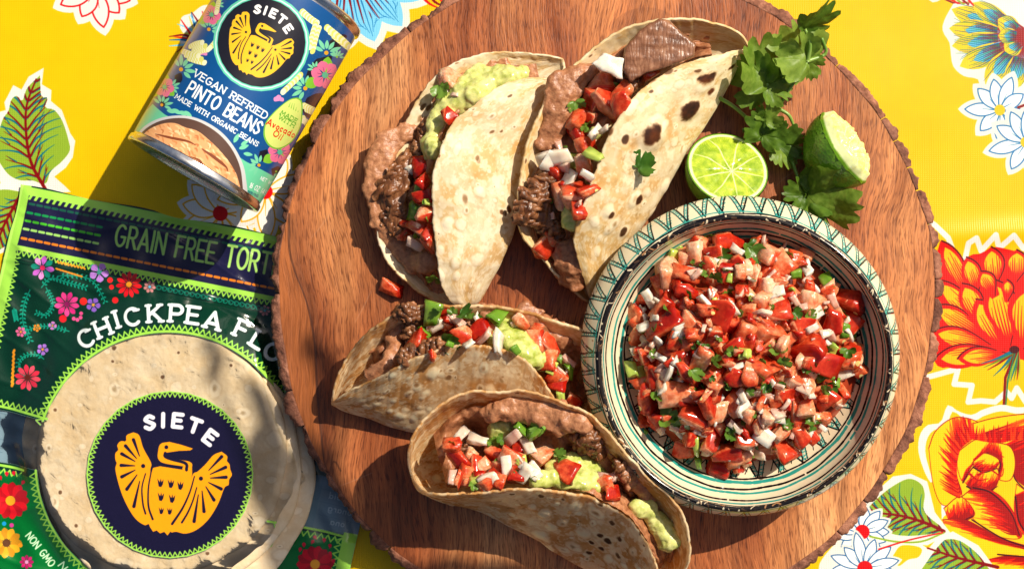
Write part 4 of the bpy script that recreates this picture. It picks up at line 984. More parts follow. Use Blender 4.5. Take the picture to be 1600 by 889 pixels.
n1 = m.noise(1, 5, .65, mp.outputs[0]); n2 = m.noise(130, 4, .6, g)
m.color(m.mix(.7, m.ramp(n1, [(.3, (.060, .018, .007)), (.5, (.21, .080, .030)), (.72, (.42, .20, .09))]), m.ramp(n2, [(.3, (.45, .4, .36)), (.65, (1.2, 1.15, 1.1))]), 'MULTIPLY'))
m.set(Roughness=.28, Subsurface_Weight=.05, Subsurface_Radius=(.003, .001, .001)).bump(n1, .8, .0012); m.bump(n2, .5, .0008)
BEEF = m.m
m = M('grilled_steak'); g = m.coord((1, 1, 1)); n1 = m.noise(150, 5, .65, g); mp = m.new('ShaderNodeMapping'); mp.inputs['Rotation'].default_value = (0, 0, radians(-25)); mp.inputs['Scale'].default_value = (520, 90, 200); m.ln(g, mp.inputs[0]); vo = m.new('ShaderNodeTexVoronoi', feature='DISTANCE_TO_EDGE'); vo.inputs['Scale'].default_value = 1; m.ln(m.mix(.012, mp.outputs[0], m.noise(90, 3, .6, g)), vo.inputs['Vector'])
m.color(m.mix(.8, m.ramp(n1, [(.3, (.13, .050, .025)), (.55, (.31, .135, .070)), (.75, (.48, .25, .14))]), m.ramp(vo.outputs[0], [(0, (.55, .46, .40)), (.16, (1, 1, 1))]), 'MULTIPLY'))
m.set(Roughness=.33).bump(vo.outputs[0], .4, .0007); m.bump(n1, .5, .0008); STEAK = m.m
m = M('salsa_juice'); n = m.noise(90, 3, .5, m.coord()); m.color(m.ramp(n, [(.3, (.25, .020, .006)), (.7, (.48, .085, .03))])); m.set(Roughness=.06, Specular_IOR_Level=.6).bump(n, .15, .001); JUICE = m.m

# ================================================================== small pieces, meshes shared
def smoothbox(dims, seed, jit=.16, bev=.07, cuts=2, bend=0, taper=0):
    r = random.Random(seed); bm = bmesh.new(); bmesh.ops.create_cube(bm, size=1)
    for v in bm.verts:
        v.co += Vector((r.uniform(-jit, jit), r.uniform(-jit, jit), r.uniform(-jit, jit)))
    bmesh.ops.subdivide_edges(bm, edges=bm.edges[:], cuts=cuts, use_grid_fill=True)
    for v in bm.verts:
        c = v.co
        c.z += bend * (c.x ** 2 * 1.3); k = 1 - taper * (c.x + .5); c.y *= k; c.z *= k
        nn = Vector((mnoise.noise(c * 2.1 + Vector((seed, 0, 0))), mnoise.noise(c * 2.1 + Vector((0, seed, 7))), mnoise.noise(c * 2.1 + Vector((3, 1, seed)))))
        v.co = c + nn * .10 + c.normalized() * .015
    for v in bm.verts: v.co = Vector((v.co.x * dims[0], v.co.y * dims[1], v.co.z * dims[2]))
    return bm
MM = .001
def chunk(dims, seed, jit, ncut, bev=.035):
    """an irregular knife-cut piece: a skewed block with corners sliced off and its edges a little soft"""
    r = random.Random(seed); bm = bmesh.new(); bmesh.ops.create_cube(bm, size=1)
    for v in bm.verts: v.co += Vector((r.uniform(-jit, jit), r.uniform(-jit, jit), r.uniform(-jit, jit)))
    for k in range(ncut):
        n = Vector((r.uniform(-1, 1), r.uniform(-1, 1), r.uniform(-1, 1))).normalized()
        g = bmesh.ops.bisect_plane(bm, geom=bm.verts[:] + bm.edges[:] + bm.faces[:], plane_co=n * r.uniform(.36, .52), plane_no=n, clear_outer=True)
        ed = [e for e in g['geom_cut'] if isinstance(e, bmesh.types.BMEdge)]
        bmesh.ops.holes_fill(bm, edges=[e for e in bm.edges if e.is_boundary])
    bmesh.ops.dissolve_degenerate(bm, dist=.01, edges=bm.edges[:])
    bmesh.ops.bevel(bm, geom=bm.edges[:], offset=bev, segments=2, affect='EDGES', clamp_overlap=True)
    bmesh.ops.triangulate(bm, faces=[f for f in bm.faces if len(f.verts) > 4])
    long_ = [e for e in bm.edges if e.calc_length() > .3]; bmesh.ops.subdivide_edges(bm, edges=long_, cuts=2, use_grid_fill=True)
    bmesh.ops.triangulate(bm, faces=[f for f in bm.faces if len(f.verts) > 4])
    for v in bm.verts:
        c = v.co.copy(); n = Vector((mnoise.noise(c * 3 + Vector((seed, 0, 0))), mnoise.noise(c * 3 + Vector((0, seed, 7))), mnoise.noise(c * 3 + Vector((3, 1, seed)))))
        v.co = Vector(((c.x + n.x * .07) * dims[0], (c.y + n.y * .07) * dims[1], (c.z + n.z * .07) * dims[2]))
    bmesh.ops.recalc_face_normals(bm, faces=bm.faces[:]); bm.normal_update(); return bm
def tomato_piece(seed):
    r = random.Random(seed)
    bm = chunk((11 * MM, r.uniform(5.5, 10) * MM, r.uniform(2.8, 7.2) * MM), seed, .22, r.choice((1, 2, 2, 3)))
    ax_ = Vector((r.uniform(-.4, .4), r.uniform(-.4, .4), 1)).normalized() if r.random() < .25 else Vector((1, r.uniform(-.6, .6), r.uniform(-.5, .5))).normalized()
    for f in bm.faces: f.material_index = 1 if f.normal.dot(ax_) > .7 else 0
    me = bm_mesh('tomato_dice', bm); me.materials.append(T_FLESH); me.materials.append(T_SKIN); return me
def onion_piece(seed):
    r = random.Random(seed)
    bm = smoothbox((r.uniform(7, 10) * MM, r.uniform(4, 6) * MM, r.uniform(1.8, 2.8) * MM), seed + 50, .14, cuts=2, bend=r.uniform(.3, 1.0), taper=r.uniform(0, .45))
    me = bm_mesh('onion_dice', bm); me.materials.append(ONION); return me
def jala_piece(seed):
    r = random.Random(seed)
    bm = smoothbox((r.uniform(6, 8) * MM, r.uniform(4, 6) * MM, r.uniform(1.8, 3) * MM), seed + 90, .14, cuts=2, bend=r.uniform(.3, 1.2), taper=r.uniform(0, .3))
    me = bm_mesh('jalapeno_dice', bm); me.materials.append(JALA); return me
def leaf_mesh(name, seed, size, lobes=3, cup=.25, curl=.6, n=60, rings=6, teeth=True):
    """a cilantro leaf: lobed and toothed outline round its stem end, cupped and wavy"""
    r = random.Random(seed); v = [(0, 0, 0)]; f = []
    ph = r.uniform(0, 6)
    nl = [r.uniform(-.07, .07) for _ in range(8)]
    def rad(t):   # t: -pi..pi, leaf points to +x, stem end at the origin; three fans, each with a few blunt teeth
        a = abs(t); e = (.62 + .38 * cos(t * .9)) * (1 if a < 1.5 else max(.12, 1 - ((a - 1.5) / 1.2) ** 1.2))
        for k, c in enumerate((-.62 + nl[0], .62 + nl[1])): e *= 1 - .46 * math.exp(-((t - c) / .085) ** 2)
        for k, c in enumerate((-1.28, -.98, -.30, -.02 + .28, .0 - .02, .95, 1.30)): e *= 1 - (.15 + nl[k]) * math.exp(-((t - c - nl[7 - k]) / .05) ** 2)
        return e * (1 + .03 * sin(t * 23 + seed))
    for k in range(1, rings + 1):
        q = k / rings
        for i in range(n):
            t = -pi * .93 + 2 * pi * .93 * i / (n - 1); rr_ = rad(t) * size * q
            x, y = rr_ * cos(t), rr_ * sin(t)
            z = size * (cup * (rr_ / size) ** 2 + .10 * q * math.sin(t * 5 + ph) * q + .12 * mnoise.noise(Vector((x / size * 3, y / size * 3, seed)))) - curl * size * .35 * max(0, x / size) ** 2
            z -= .10 * size * math.exp(-(y / size / .12) ** 2) * .3
            v.append((x, y, z))
    for i in range(n - 1): f.append((0, 1 + i, 2 + i))
    for k in range(rings - 1):
        for i in range(n - 1):
            a = 1 + k * n + i; f.append((a, a + n, a + n + 1, a + 1))
    me = mesh(name, v, f); me.materials.append(CILA); return me
TOM = [tomato_piece(i) for i in range(20)]; ONI = [onion_piece(i) for i in range(9)]; JAL = [jala_piece(i) for i in range(5)]
CIL = [leaf_mesh('cilantro_bit', 40 + i, (5.5 + i % 3) * MM, 3, rnd.uniform(.2, .9), rnd.uniform(.2, 1.4), 46, 5) for i in range(7)]
KIND = {'tomato': ('tomato_dice', TOM, 10.2), 'onion': ('onion_dice', ONI, 8.2), 'jalapeno': ('jalapeno_dice', JAL, 7.0), 'cilantro': ('cilantro_bit', CIL, 9.5)}
pr = random.Random(21)
def piece(kind, loc, size, parent, tilt=.6, yaw=None, idx=None):
    """one diced piece; size = its longest side in metres"""
    nm, lib, L = KIND[kind]; me = lib[(pr.randrange(len(lib)) if idx is None else idx % len(lib))]
    o = bpy.data.objects.new(nm, me); C.objects.link(o)
    s = size / (L * MM)
    e = Matrix.Rotation(pr.uniform(-pi, pi) if yaw is None else yaw, 4, 'Z') @ Matrix.Rotation(pr.gauss(0, tilt), 4, 'X') @ Matrix.Rotation(pr.gauss(0, tilt), 4, 'Y')
    place(o, parent, Matrix.Translation(loc) @ e @ Matrix.Diagonal((s, s, s, 1)))
    if not me.polygons[0].use_smooth: me.polygons.foreach_set('use_smooth', [True] * len(me.polygons)); 
    return o
def fuse(name, bm, mat_, parent, voxel, amp, freq, ridged, aniso, seed, smooth):
    """voxel-fuse what is in bm, soften it, roughen it, and link every separate clump as a part of its own"""
    me = bm_mesh(name, bm); o = bpy.data.objects.new('tmp', me); C.objects.link(o)
    md = o.modifiers.new('v', 'REMESH'); md.mode = 'VOXEL'; md.voxel_size = voxel
    if smooth: ms = o.modifiers.new('s', 'SMOOTH'); ms.factor = .5; ms.iterations = smooth
    m2 = bpy.data.meshes.new_from_object(o.evaluated_get(bpy.context.evaluated_depsgraph_get()))
    bpy.data.objects.remove(o); bpy.data.meshes.remove(me)
    nv = len(m2.vertices); co = np.zeros(nv * 3, np.float32); m2.vertices.foreach_get('co', co); co = co.reshape(-1, 3).astype(float)
    no = np.zeros(nv * 3, np.float32); m2.vertices.foreach_get('normal', no); no = no.reshape(-1, 3); d = np.zeros(nv)
    for i in range(nv):
        q = Vector((co[i][0] * aniso[0], co[i][1] * aniso[1], co[i][2] * aniso[2])) * freq
        a = mnoise.noise(q + Vector((seed, 0, 0))); b = mnoise.noise(q * 2.6 + Vector((0, seed, 0))); c = mnoise.noise(q * 6.1 + Vector((0, 3, seed)))
        d[i] = (1.1 - 2.4 * abs(a) + .8 * (.5 - 2 * abs(b)) + .3 * c) if ridged else a + .4 * b + .22 * c
    co += no * (d * amp)[:, None]
    F = [tuple(p.vertices) for p in m2.polygons]; bpy.data.meshes.remove(m2)
    lab = np.arange(nv); E = np.array([(f[k], f[(k + 1) % len(f)]) for f in F for k in range(len(f))])
    while True:
        mn = np.minimum(lab[E[:, 0]], lab[E[:, 1]]); new = lab.copy(); np.minimum.at(new, E[:, 0], mn); np.minimum.at(new, E[:, 1], mn); new = new[new]
        if (new == lab).all(): break
        lab = new
    for l in np.unique(lab):
        sel = np.where(lab == l)[0]
        if len(sel) < 30: continue
        mp_ = -np.ones(nv, int); mp_[sel] = np.arange(len(sel))
        link(name, mesh(name, co[sel], [tuple(mp_[v] for v in f) for f in F if lab[f[0]] == l]), mat_, parent, Matrix.Identity(4))
def lumps(name, balls, mat_, parent, voxel=.0010, amp=.0012, freq=160, ridged=False, aniso=(1, 1, 1), seed=0, shape=(1, 1, .8), smooth=5):
    """soft heap: overlapping balls, with more between neighbours, fused"""
    bm = bmesh.new(); r = random.Random(seed); bb = [(Vector(c), q) for c, q in balls]
    for i in range(len(balls)):
        for j in range(i):
            (a, p), (b, q) = bb[i], bb[j]
            if (a - b).length < (p + q) * 1.25:
                for f in (.33, .67): bb.append((a.lerp(b, f), (p + (q - p) * f) * .97))
    if name == 'refried_beans':         # mashed: lumps and bits of bean all over the smear
        for (c, q) in list(bb):
            for k in range(5):
                a = r.uniform(0, 2 * pi); f = r.uniform(.45, 1.12); bb.append((c + Vector((cos(a) * q * f, sin(a) * q * f, q * shape[2] * sqrt(max(0, 1 - min(f, 1) ** 2)) * .8)), r.uniform(.0010, .0026)))
    for (c, rr_) in bb:
        t = bmesh.ops.create_icosphere(bm, subdivisions=2, radius=1)
        mt = Matrix.Translation(c) @ Matrix.Rotation(r.uniform(0, 6), 4, 'Z') @ Matrix.Diagonal((rr_ * shape[0] * r.uniform(.85, 1.15), rr_ * shape[1] * r.uniform(.85, 1.15), rr_ * shape[2] * r.uniform(.9, 1.1), 1))
        bmesh.ops.transform(bm, matrix=mt, verts=t['verts'])
    if name == 'braised_beef':          # shreds lying over the lump, all pulled roughly the same way
        sb = bmesh.new(); a0 = r.uniform(0, pi); amp *= .8
        for (c, q) in [(Vector(c), q) for c, q in balls]:
            for k in range(8):
                a = a0 + r.gauss(0, .5); L = q * r.uniform(1.0, 1.9); d = Vector((cos(a), sin(a), 0)); n = Vector((-d.y, d.x, 0)); o_ = r.uniform(-.95, .95)
                st = c + n * o_ * q + d * r.uniform(-.4, .4) * q + Vector((0, 0, q * .8 * sqrt(1 - .8 * o_ * o_) + r.uniform(-.0008, .0012)))
                bend = r.uniform(-.6, .6) * q; wv = r.uniform(0, 6); ps = [st + d * L * (u - .5) + n * (bend * (u - .5) ** 2 + .0007 * sin(u * 9 + wv)) + Vector((0, 0, -q * 1.5 * (u - .5) ** 2 + .0005 * sin(u * 11 + wv))) for u in np.linspace(0, 1, 10)]
                t = tube_mesh('t', ps, r.uniform(.0012, .0023), r.uniform(.0008, .0016), 7)
                for v in t.vertices: v.co += Vector((mnoise.noise(v.co * 700), mnoise.noise(v.co * 700 + Vector((5, 0, 0))), mnoise.noise(v.co * 700 + Vector((0, 9, 0))))) * .0006
                sb.from_mesh(t); bpy.data.meshes.remove(t)
        so = link('beef_shreds', bm_mesh('beef_shreds', sb), mat_, parent, Matrix.Identity(4)); so['kind'] = 'stuff'
    fuse(name, bm, mat_, parent, voxel, amp, freq, ridged, aniso, seed, smooth)

# ================================================================== tortillas: skin colours shared by stack and tacos
def tortilla_skin(w, h, seed, base, toast, pale, blist, spots, mott=.5, patch=1.0):
    """colour of a tortilla on its own sheet; blist (x, y, r) blisters, spots (x, y, r, dark) char, all in cells"""
    a = np.zeros((h, w, 4), np.float32); a[..., 3] = 1
    n = fbm((h, w), 90, seed, 5, .55); n2 = fbm((h, w), 14, seed + 1, 3); n3 = fbm((h, w), 36, seed + 2, 4)
    f = np.clip((n - .5) * 2.4 * mott + .5, 0, 1)[..., None]
    c = np.array(base) * (1 - f) + np.array(pale) * f
    g = np.clip((n3 - .50) * 4, 0, 1)[..., None] * .55 * patch; c = c * (1 - g) + np.array(toast) * g
    p = np.clip((n2 - .56) * 6, 0, 1)[..., None] * .5; c = c * (1 - p) + np.array(pale) * p
    n4 = fbm((h, w), 60, seed + 7, 4, .6); g = np.clip((n4 - .50) * 9, 0, 1)[..., None] * .6 * patch; c = c * (1 - g) + (np.array(base) * np.array((.98, .88, .70))) * g      # greasy, see-through patches
    n5 = fbm((h, w), 5, seed + 8, 2); g = np.clip((n5 - .58) * 9, 0, 1)[..., None] * .45 * patch; c = c * (1 - g) + np.array(pale) * 1.04 * g                               # flour
    n6 = fbm((h, w), 9, seed + 12, 3); g = np.clip((n6 - .64) * 8, 0, 1)[..., None] * np.clip((n - .45) * 5, 0, 1)[..., None] * .45 * patch; c = c * (1 - g) + np.array(toast) * .8 * g
    n7 = fbm((h, w), 20, seed + 15, 4, .6); g = np.clip((n7 - .55) * 14, 0, 1)[..., None] * .6 * patch; c = c * (1 - g) + np.array(pale) * 1.03 * g                 # white puffed patches
    Y, X = np.mgrid[0:h, 0:w]
    for (x, y, r) in blist:
        x0, x1, y0, y1 = max(int(x - 2 * r), 0), min(int(x + 2 * r) + 1, w), max(int(y - 2 * r), 0), min(int(y + 2 * r) + 1, h)
        if x1 <= x0 or y1 <= y0: continue
        d = np.hypot((X[y0:y1, x0:x1] - x) * (1 + .3 * sin(x)), (Y[y0:y1, x0:x1] - y) * (1 + .3 * sin(y))) / r + (n2[y0:y1, x0:x1] - .5) * .6 + (n3[y0:y1, x0:x1] - .5) * .5
        k = (np.clip(1.55 - d, 0, 1) ** 1.3 * .85)[..., None]; sub = c[y0:y1, x0:x1]; sub += (np.array(pale) * 1.03 - sub) * k
        k = (np.exp(-((d - .95) / .22) ** 2) * .3)[..., None]; sub += (np.array(pale) * 1.05 - sub) * k
        k = (np.exp(-((d - 1.28) / .2) ** 2) * .16)[..., None]; sub += (np.array(toast) * .86 - sub) * k
        if (int(x * 7 + y * 3) % 7) < 2:
            k = (np.clip(.62 - d, 0, .5) * 1.3)[..., None]; sub += (np.array(toast) * .72 - sub) * k
    for (x, y, r, dk) in spots:
        x0, x1, y0, y1 = max(int(x - 3 * r), 0), min(int(x + 3 * r) + 1, w), max(int(y - 3 * r), 0), min(int(y + 3 * r) + 1, h)
        if x1 <= x0 or y1 <= y0: continue
        d = np.hypot(X[y0:y1, x0:x1] - x, (Y[y0:y1, x0:x1] - y)) / r + (n2[y0:y1, x0:x1] - .5) * 1.1; sub = c[y0:y1, x0:x1]
        k = (np.clip(2.3 - d, 0, 1) * .5)[..., None]; sub += (np.array(pale) * 1.03 - sub) * k; k = (np.clip(1.5 - d, 0, 1) * .6)[..., None]; sub += (np.array(toast) * .85 - sub) * k
        k = np.clip((1.2 - d) * 2.4, 0, 1)[..., None] * dk; ch = np.array((.30, .15, .07)) * np.clip(.45 + n2[y0:y1, x0:x1, None] * 1.1, .3, 1.3); sub += (ch - sub) * k
    a[..., :3] = c
    return a
def arr_image(name, a):
    im = bpy.data.images.new(name, a.shape[1], a.shape[0], alpha=True); im.alpha_mode = 'CHANNEL_PACKED'
    im.pixels.foreach_set(np.ascontiguousarray(np.clip(a, 0, 1)).ravel()); im.update(); im.pack(); return im
def tortilla_mat(name, im, transl=.12):
    m = M(name); q = m.img(im); g = m.coord((1, 1, 1)); n = m.noise(420, 4, .65, g); n2 = m.noise(150, 4, .6, g)
    col = m.mix(.6, q.outputs[0], m.ramp(n2, [(.3, (.86, .82, .74)), (.6, (1, 1, 1))]), 'MULTIPLY')
    m.color(col); m.set(Roughness=.55, Specular_IOR_Level=.3).bump(n, .25, .0005); m.bump(n2, .35, .0008)
    m.translucent(col, transl)
    return m.m
# ---- the stack in the pouch: four loose tortillas
m_skin = tortilla_skin(640, 640, 70, (.93, .81, .62), (.86, .70, .48), (.98, .91, .79), [(rs.uniform(0, 640), rs.uniform(0, 640), rs.choice([4, 5, 6, 8, 14])) for _ in range(90)], [(rs.uniform(0, 640), rs.uniform(0, 640), rs.uniform(3, 5), .6) for _ in range(14)], .35, .22)
MAT_T0 = tortilla_mat('soft_tortilla', arr_image('soft_tortilla_skin', m_skin), .05)
STK = [((232, 704), 196, .0044, 'pale tortilla poking out furthest left in the clear band of the pouch'), ((281, 748), 207, .0068, 'tortilla poking out furthest right of the stack inside the pouch'),
       ((268, 727), 200, .0092, 'second tortilla from the top of the stack inside the pouch'), ((252, 703), 195, .0116, 'topmost pale tortilla in the pouch, behind the round emblem')]
for i, (c, rp, zt, lab) in enumerate(STK):
    w = P(c[0], c[1], zt); R = rp * SC * (D - zt + .02) / D; na, nr = 150, 46
    t = np.linspace(0, 2 * pi, na, endpoint=False); r = np.linspace(0.001, 1, nr)[:, None]
    edge = R * (1 + .012 * np.sin(3 * t + i) + .008 * np.sin(7 * t + 2 * i) + .004 * np.sin(17 * t + i))
    X = r * edge * np.cos(t); Y = r * edge * np.sin(t)
    Z = .0005 * np.sin(X * 70 + i) * np.sin(Y * 60) * r
    bl = [(rs.uniform(-R, R), rs.uniform(-R, R), rs.choice([.0011, .0015, .002, .003, .0055], p=[.35, .3, .2, .1, .05])) for _ in range(70)]
    if i == 3:
        bl += [(P(262, 572, zt).x - w.x, P(262, 572, zt).y - w.y, .0085), (P(370, 590, zt).x - w.x, P(370, 590, zt).y - w.y, .006), (P(220, 593, zt).x - w.x, P(220, 593, zt).y - w.y, .003)]
    for (x, y, b) in bl: Z = Z + min(b * .16, .0006) * np.exp(-(((X - x) ** 2 + (Y - y) ** 2) / b ** 2) ** 2)
    Zb = Z * .3 - .0021
    Z = Z - .0006 * np.clip((r - .96) / .04, 0, 1)
    top = np.stack([X + w.x, Y + w.y, Z + zt], -1); bot = np.stack([X + w.x, Y + w.y, Zb + zt], -1)[::-1]
    pts = np.concatenate([top, bot]); uv = np.stack([.5 + (pts[..., 0] - w.x) / R * .48, .5 + (pts[..., 1] - w.y) / R * .48], -1)
    me = grid_mesh('tortilla', pts, None, closed=True); lay = me.uv_layers.new(name='UVMap'); vi = np.zeros(len(me.loops), np.int32); me.loops.foreach_get('vertex_index', vi); lay.data.foreach_set('uv', (uv.reshape(-1, 2) + .13 * i)[vi].astype(np.float32).ravel() % 1.0 if False else uv.reshape(-1, 2)[vi].astype(np.float32).ravel())
    loc = Vector((w.x, w.y, zt)); fromworld(me, loc)
    tag(link('tortilla', me, MAT_T0, None, Matrix.Translation(loc) @ Matrix.Identity(4)), lab, 'tortilla', 'tortillas stacked in the pouch')
# ================================================================== tacos
def shape_mesh(name, bm, mat_, parent, voxel=.0010, amp=.0012, freq=160, ridged=False, aniso=(1, 1, 1), seed=0):
    fuse(name, bm, mat_, parent, voxel, amp, freq, ridged, aniso, seed, 2)
def prism(poly, z0, z1):
    bm = bmesh.new(); lo = [bm.verts.new(P(x, y, z0)) for x, y in poly]; hi = [bm.verts.new(P(x, y, z1)) for x, y in poly]; n = len(poly)
    bm.faces.new(hi); bm.faces.new(lo[::-1])
    for i in range(n): bm.faces.new((lo[i], lo[(i + 1) % n], hi[(i + 1) % n], hi[i]))
    bmesh.ops.recalc_face_normals(bm, faces=bm.faces[:]); return bm
TN, TS = 170, 130
class Taco:
    def __init__(s, label, Bp, Fp, Sp, zB, zF, zS, z0, z1, seed, sag=.010, w0=.12, w1=.93, t0=.06, t1=.95, edge_amp=.6, bot=None, roll=(.58, .90), glow=.16):
        s.seed = seed; r = random.Random(seed); s.r = r
        t = np.linspace(0, 1, TN)
        s.Bp, s.Fp, s.Sp = [catmull(q, TN) for q in (Bp, Fp, Sp)]
        wob = lambda k, am: am * (np.sin(t * 41 + k) + .7 * np.sin(t * 77 + 2 * k) + .7 * np.sin(t * 133 + k) + .6 * np.sin(t * 251 + 3 * k) + .5 * np.sin(t * 397 + k)) * np.clip(np.minimum(t, 1 - t) * 12, 0, 1)
        s.Bp += np.stack([wob(seed, edge_amp), wob(seed + 2, edge_amp)], -1); s.Fp += np.stack([wob(seed + 4, edge_amp), wob(seed + 5, edge_amp)], -1)
        env = np.sin(pi * np.clip(t, 0, 1)) ** .55; base = z0 + (z1 - z0) * t
        zb = base + (zB - base) * env + .0012 * np.sin(t * 17 + seed); zf = base + (zF - base) * env + .0010 * np.sin(t * 21 + seed); zs = base + (zS - base) * env
        zbot = base + ((ZT + .0016 if bot is None else bot) - base) * np.sin(pi * t) ** .35
        pB, pF, pS = Pn(s.Bp, zb), Pn(s.Fp, zf), Pn(s.Sp, zs); s.pB, s.pF = pB, pF
        Q = pS + (pB - pS) * .52; Q[:, 2] = zbot
        Mid = pS + (pB - pS) * .80; Mid[:, 2] = zbot + (zb - zbot) * .42
        Rr = pS + (pB - pS) * .10; Rr[:, 2] = zbot + (zs - zbot) * .22
        U1 = pS + (pF - pS) * .36; U1[:, 2] = zs + (zf - zs) * roll[0]; s.glow = glow
        U2 = pS + (pF - pS) * .70; U2[:, 2] = zs + (zf - zs) * roll[1]
        G = np.zeros((TN, TS, 3))
        for i in range(TN): G[i] = catmull([pB[i], Mid[i], Q[i], Rr[i], pS[i], U1[i], U2[i], pF[i]], TS)
        s.L = np.linalg.norm(np.diff(G[:, TS * 3 // 4], axis=0), axis=1).sum(); s.A = np.linalg.norm(np.diff(G[TN // 2], axis=0), axis=1).sum()
        s.G = G; s.px = proj(G.reshape(-1, 3)).reshape(TN, TS, 2)
        s.loc = Vector(G[TN // 2, TS // 2]); s.loc.z = ZT
        s.o = empty('taco', s.loc, label, 'taco', 'filled tacos on the wooden board')
        # filling surface
        w = np.linspace(w0, w1, 40)[None, :, None]; i0, i1 = int(t0 * TN), int(t1 * TN); s.i0, s.i1 = i0, i1
        S_ = pB[i0:i1, None] * (1 - w) + pF[i0:i1, None] * w; ww = np.linspace(0, 1, 40)[None]
        tt = np.linspace(0, 1, i1 - i0)[:, None]
        S_[..., 2] -= sag * np.sin(pi * ww) ** .7 * np.clip(np.minimum(tt, 1 - tt) * 8, .3, 1) + .004
        s.S = S_; s.Spx = proj(S_.reshape(-1, 3)); s.Sz = S_[..., 2].ravel()
    def shell(s, mat_fn, blisters=70, spots=(), pxblist=(), big=()):
        """spots / pxblist: (x, y, r_px[, dark]) in the picture, put on the flap that faces us; big: extra blisters"""
        G = s.G; r = s.r; W_, H_ = 520, 520
        a = np.linspace(0, s.L, TN)[:, None]; b = np.linspace(0, s.A, TS)[None]
        dt = np.gradient(G, axis=0); ds = np.gradient(G, axis=1); N = np.cross(dt, ds); N /= np.linalg.norm(N, axis=-1, keepdims=True) + 1e-12
        for k in range(3): N[0], N[-1] = N[1], N[-2]
        ref = (G[TN // 2, int(TS * .55)] - G[TN // 2, 0]); ref[2] = 0; ref = ref / np.linalg.norm(ref) + np.array((0, 0, .8))
        if N[TN // 2, int(TS * .85)] @ ref < 0: N = -N
        def find(x, y, lo=.55, hi=1.0):
            j0, j1 = int(lo * TS), int(hi * TS); q = s.px[:, j0:j1]; d = np.hypot(q[..., 0] - x, q[..., 1] - y); i, j = np.unravel_index(d.argmin(), d.shape); return i, j + j0
        bl = [(r.uniform(0, s.L), r.uniform(0, s.A), min(.0042, .0010 * math.exp(r.gauss(.15, .5)))) for _ in range(blisters)]
        for (x, y, rp, *reg) in pxblist:
            i, j = find(x, y, *(reg or (.55, 1.0))); bl.append((a[i, 0], b[0, j], rp * SC * .95))
        disp = .0009 * (fbm((TN, TS), 26, s.seed + 5, 3) - .5) * 2 + .0004 * (fbm((TN, TS), 8, s.seed + 6, 2) - .5)
        for (x, y, q) in bl:
            d2 = ((a - x) ** 2 + (b - y) ** 2) / q ** 2; disp = disp + q * .24 * r.uniform(.4, 1.1) * np.exp(-d2 ** 2)
        fade = np.clip(np.minimum(np.arange(TN), np.arange(TN)[::-1]) / 6, 0, 1)[:, None]
        G2 = G + N * (disp * fade)[..., None]
        sp = []
        for (x, y, rp, *dk) in spots:
            i, j = find(x, y, *(dk[1:] or (.55, 1.0))); sp.append((i / (TN - 1) * W_, j / (TS - 1) * H_, rp * SC * .95 / s.L * W_, dk[0] if dk else .9))
        for k in range(7):   # toasted flecks along the rims
            i = r.uniform(.1, .9); sp.append((i * W_, r.choice((r.uniform(0, .02), r.uniform(.975, 1))) * H_, r.uniform(1.2, 2.8), .5))
        skin = tortilla_skin(W_, H_, s.seed * 13, *mat_fn, [(x / s.L * W_, y / s.A * H_, q / s.L * W_) for x, y, q in bl], sp)
        m = tortilla_mat('tortilla_shell', arr_image('tortilla_skin', skin), s.glow)
        uv = np.stack(np.broadcast_arrays(np.linspace(0, 1, TN)[:, None], np.linspace(0, 1, TS)[None]), -1)
        o = link('tortilla', grid_mesh('tortilla', G2, uv), m, s.o, Matrix.Identity(4))
        md = o.modifiers.new('thickness', 'SOLIDIFY'); md.thickness = .0012; md.offset = 0
        return o
    def z(s, x, y): return s.Sz[((s.Spx - (x, y)) ** 2).sum(1).argmin()]
    def bed(s, mat_=None, a=.05, b=.05):
        """the layer of beans under everything, sinking into the fold at its rim and ragged at both ends"""
        S_ = s.S.copy(); n, m_ = S_.shape[:2]
        nz = fbm((n, m_), 9, s.seed + 9, 3); n3 = fbm((n, m_), 16, s.seed + 19, 3); S_[..., 2] += .007 * (nz - .5) + .003 * (fbm((n, m_), 4, s.seed + 3, 2) - .5)
        e = np.minimum(np.arange(m_), np.arange(m_)[::-1])[None] / 6; S_[..., 2] -= .009 * np.clip(1 - e, 0, 1) ** 2
        q = np.minimum(np.arange(n) / n / a, np.arange(n)[::-1] / n / b)[:, None] * .9 + (n3 - .5) * 1.6
        S_[..., 2] -= .016 * np.clip(1 - q, 0, 1) ** 1.5; S_[..., 2] = np.maximum(S_[..., 2], ZT + .006)
        return link('bean_layer', grid_mesh('bean_layer', S_), mat_ or BEANS, s.o, Matrix.Identity(4))
    def heap(s, name, mat_, balls, lift=.15, **kw):
        k = kw.pop('k', 1.0)
        if name == 'refried_beans': k = 1.5; kw['shape'] = (1, 1, .42); kw['amp'] = .0016; kw['freq'] = 125; kw['smooth'] = 4; lift = .04
        bb = [(P(x, y, s.z(x, y) + r * SC * lift), r * SC * .95 * k) for x, y, r in balls]
        return lumps(name, bb, mat_, s.o, seed=s.seed, **kw)
    def put(s, kind, items, lift=.0015, tilt=.55):
        for it in items:
            x, y, r = it[:3]; zz = s.z(x, y) + lift + r * SC * .30
            piece(kind, P(x, y, zz), 2 * r * SC * .95, s.o, tilt, yaw=(radians(-it[3]) if len(it) > 3 else None))
def Z(ox, oy, k, pts): return [(ox + x * k, oy + y * k, r * k) + tuple(q) for x, y, r, *q in pts]

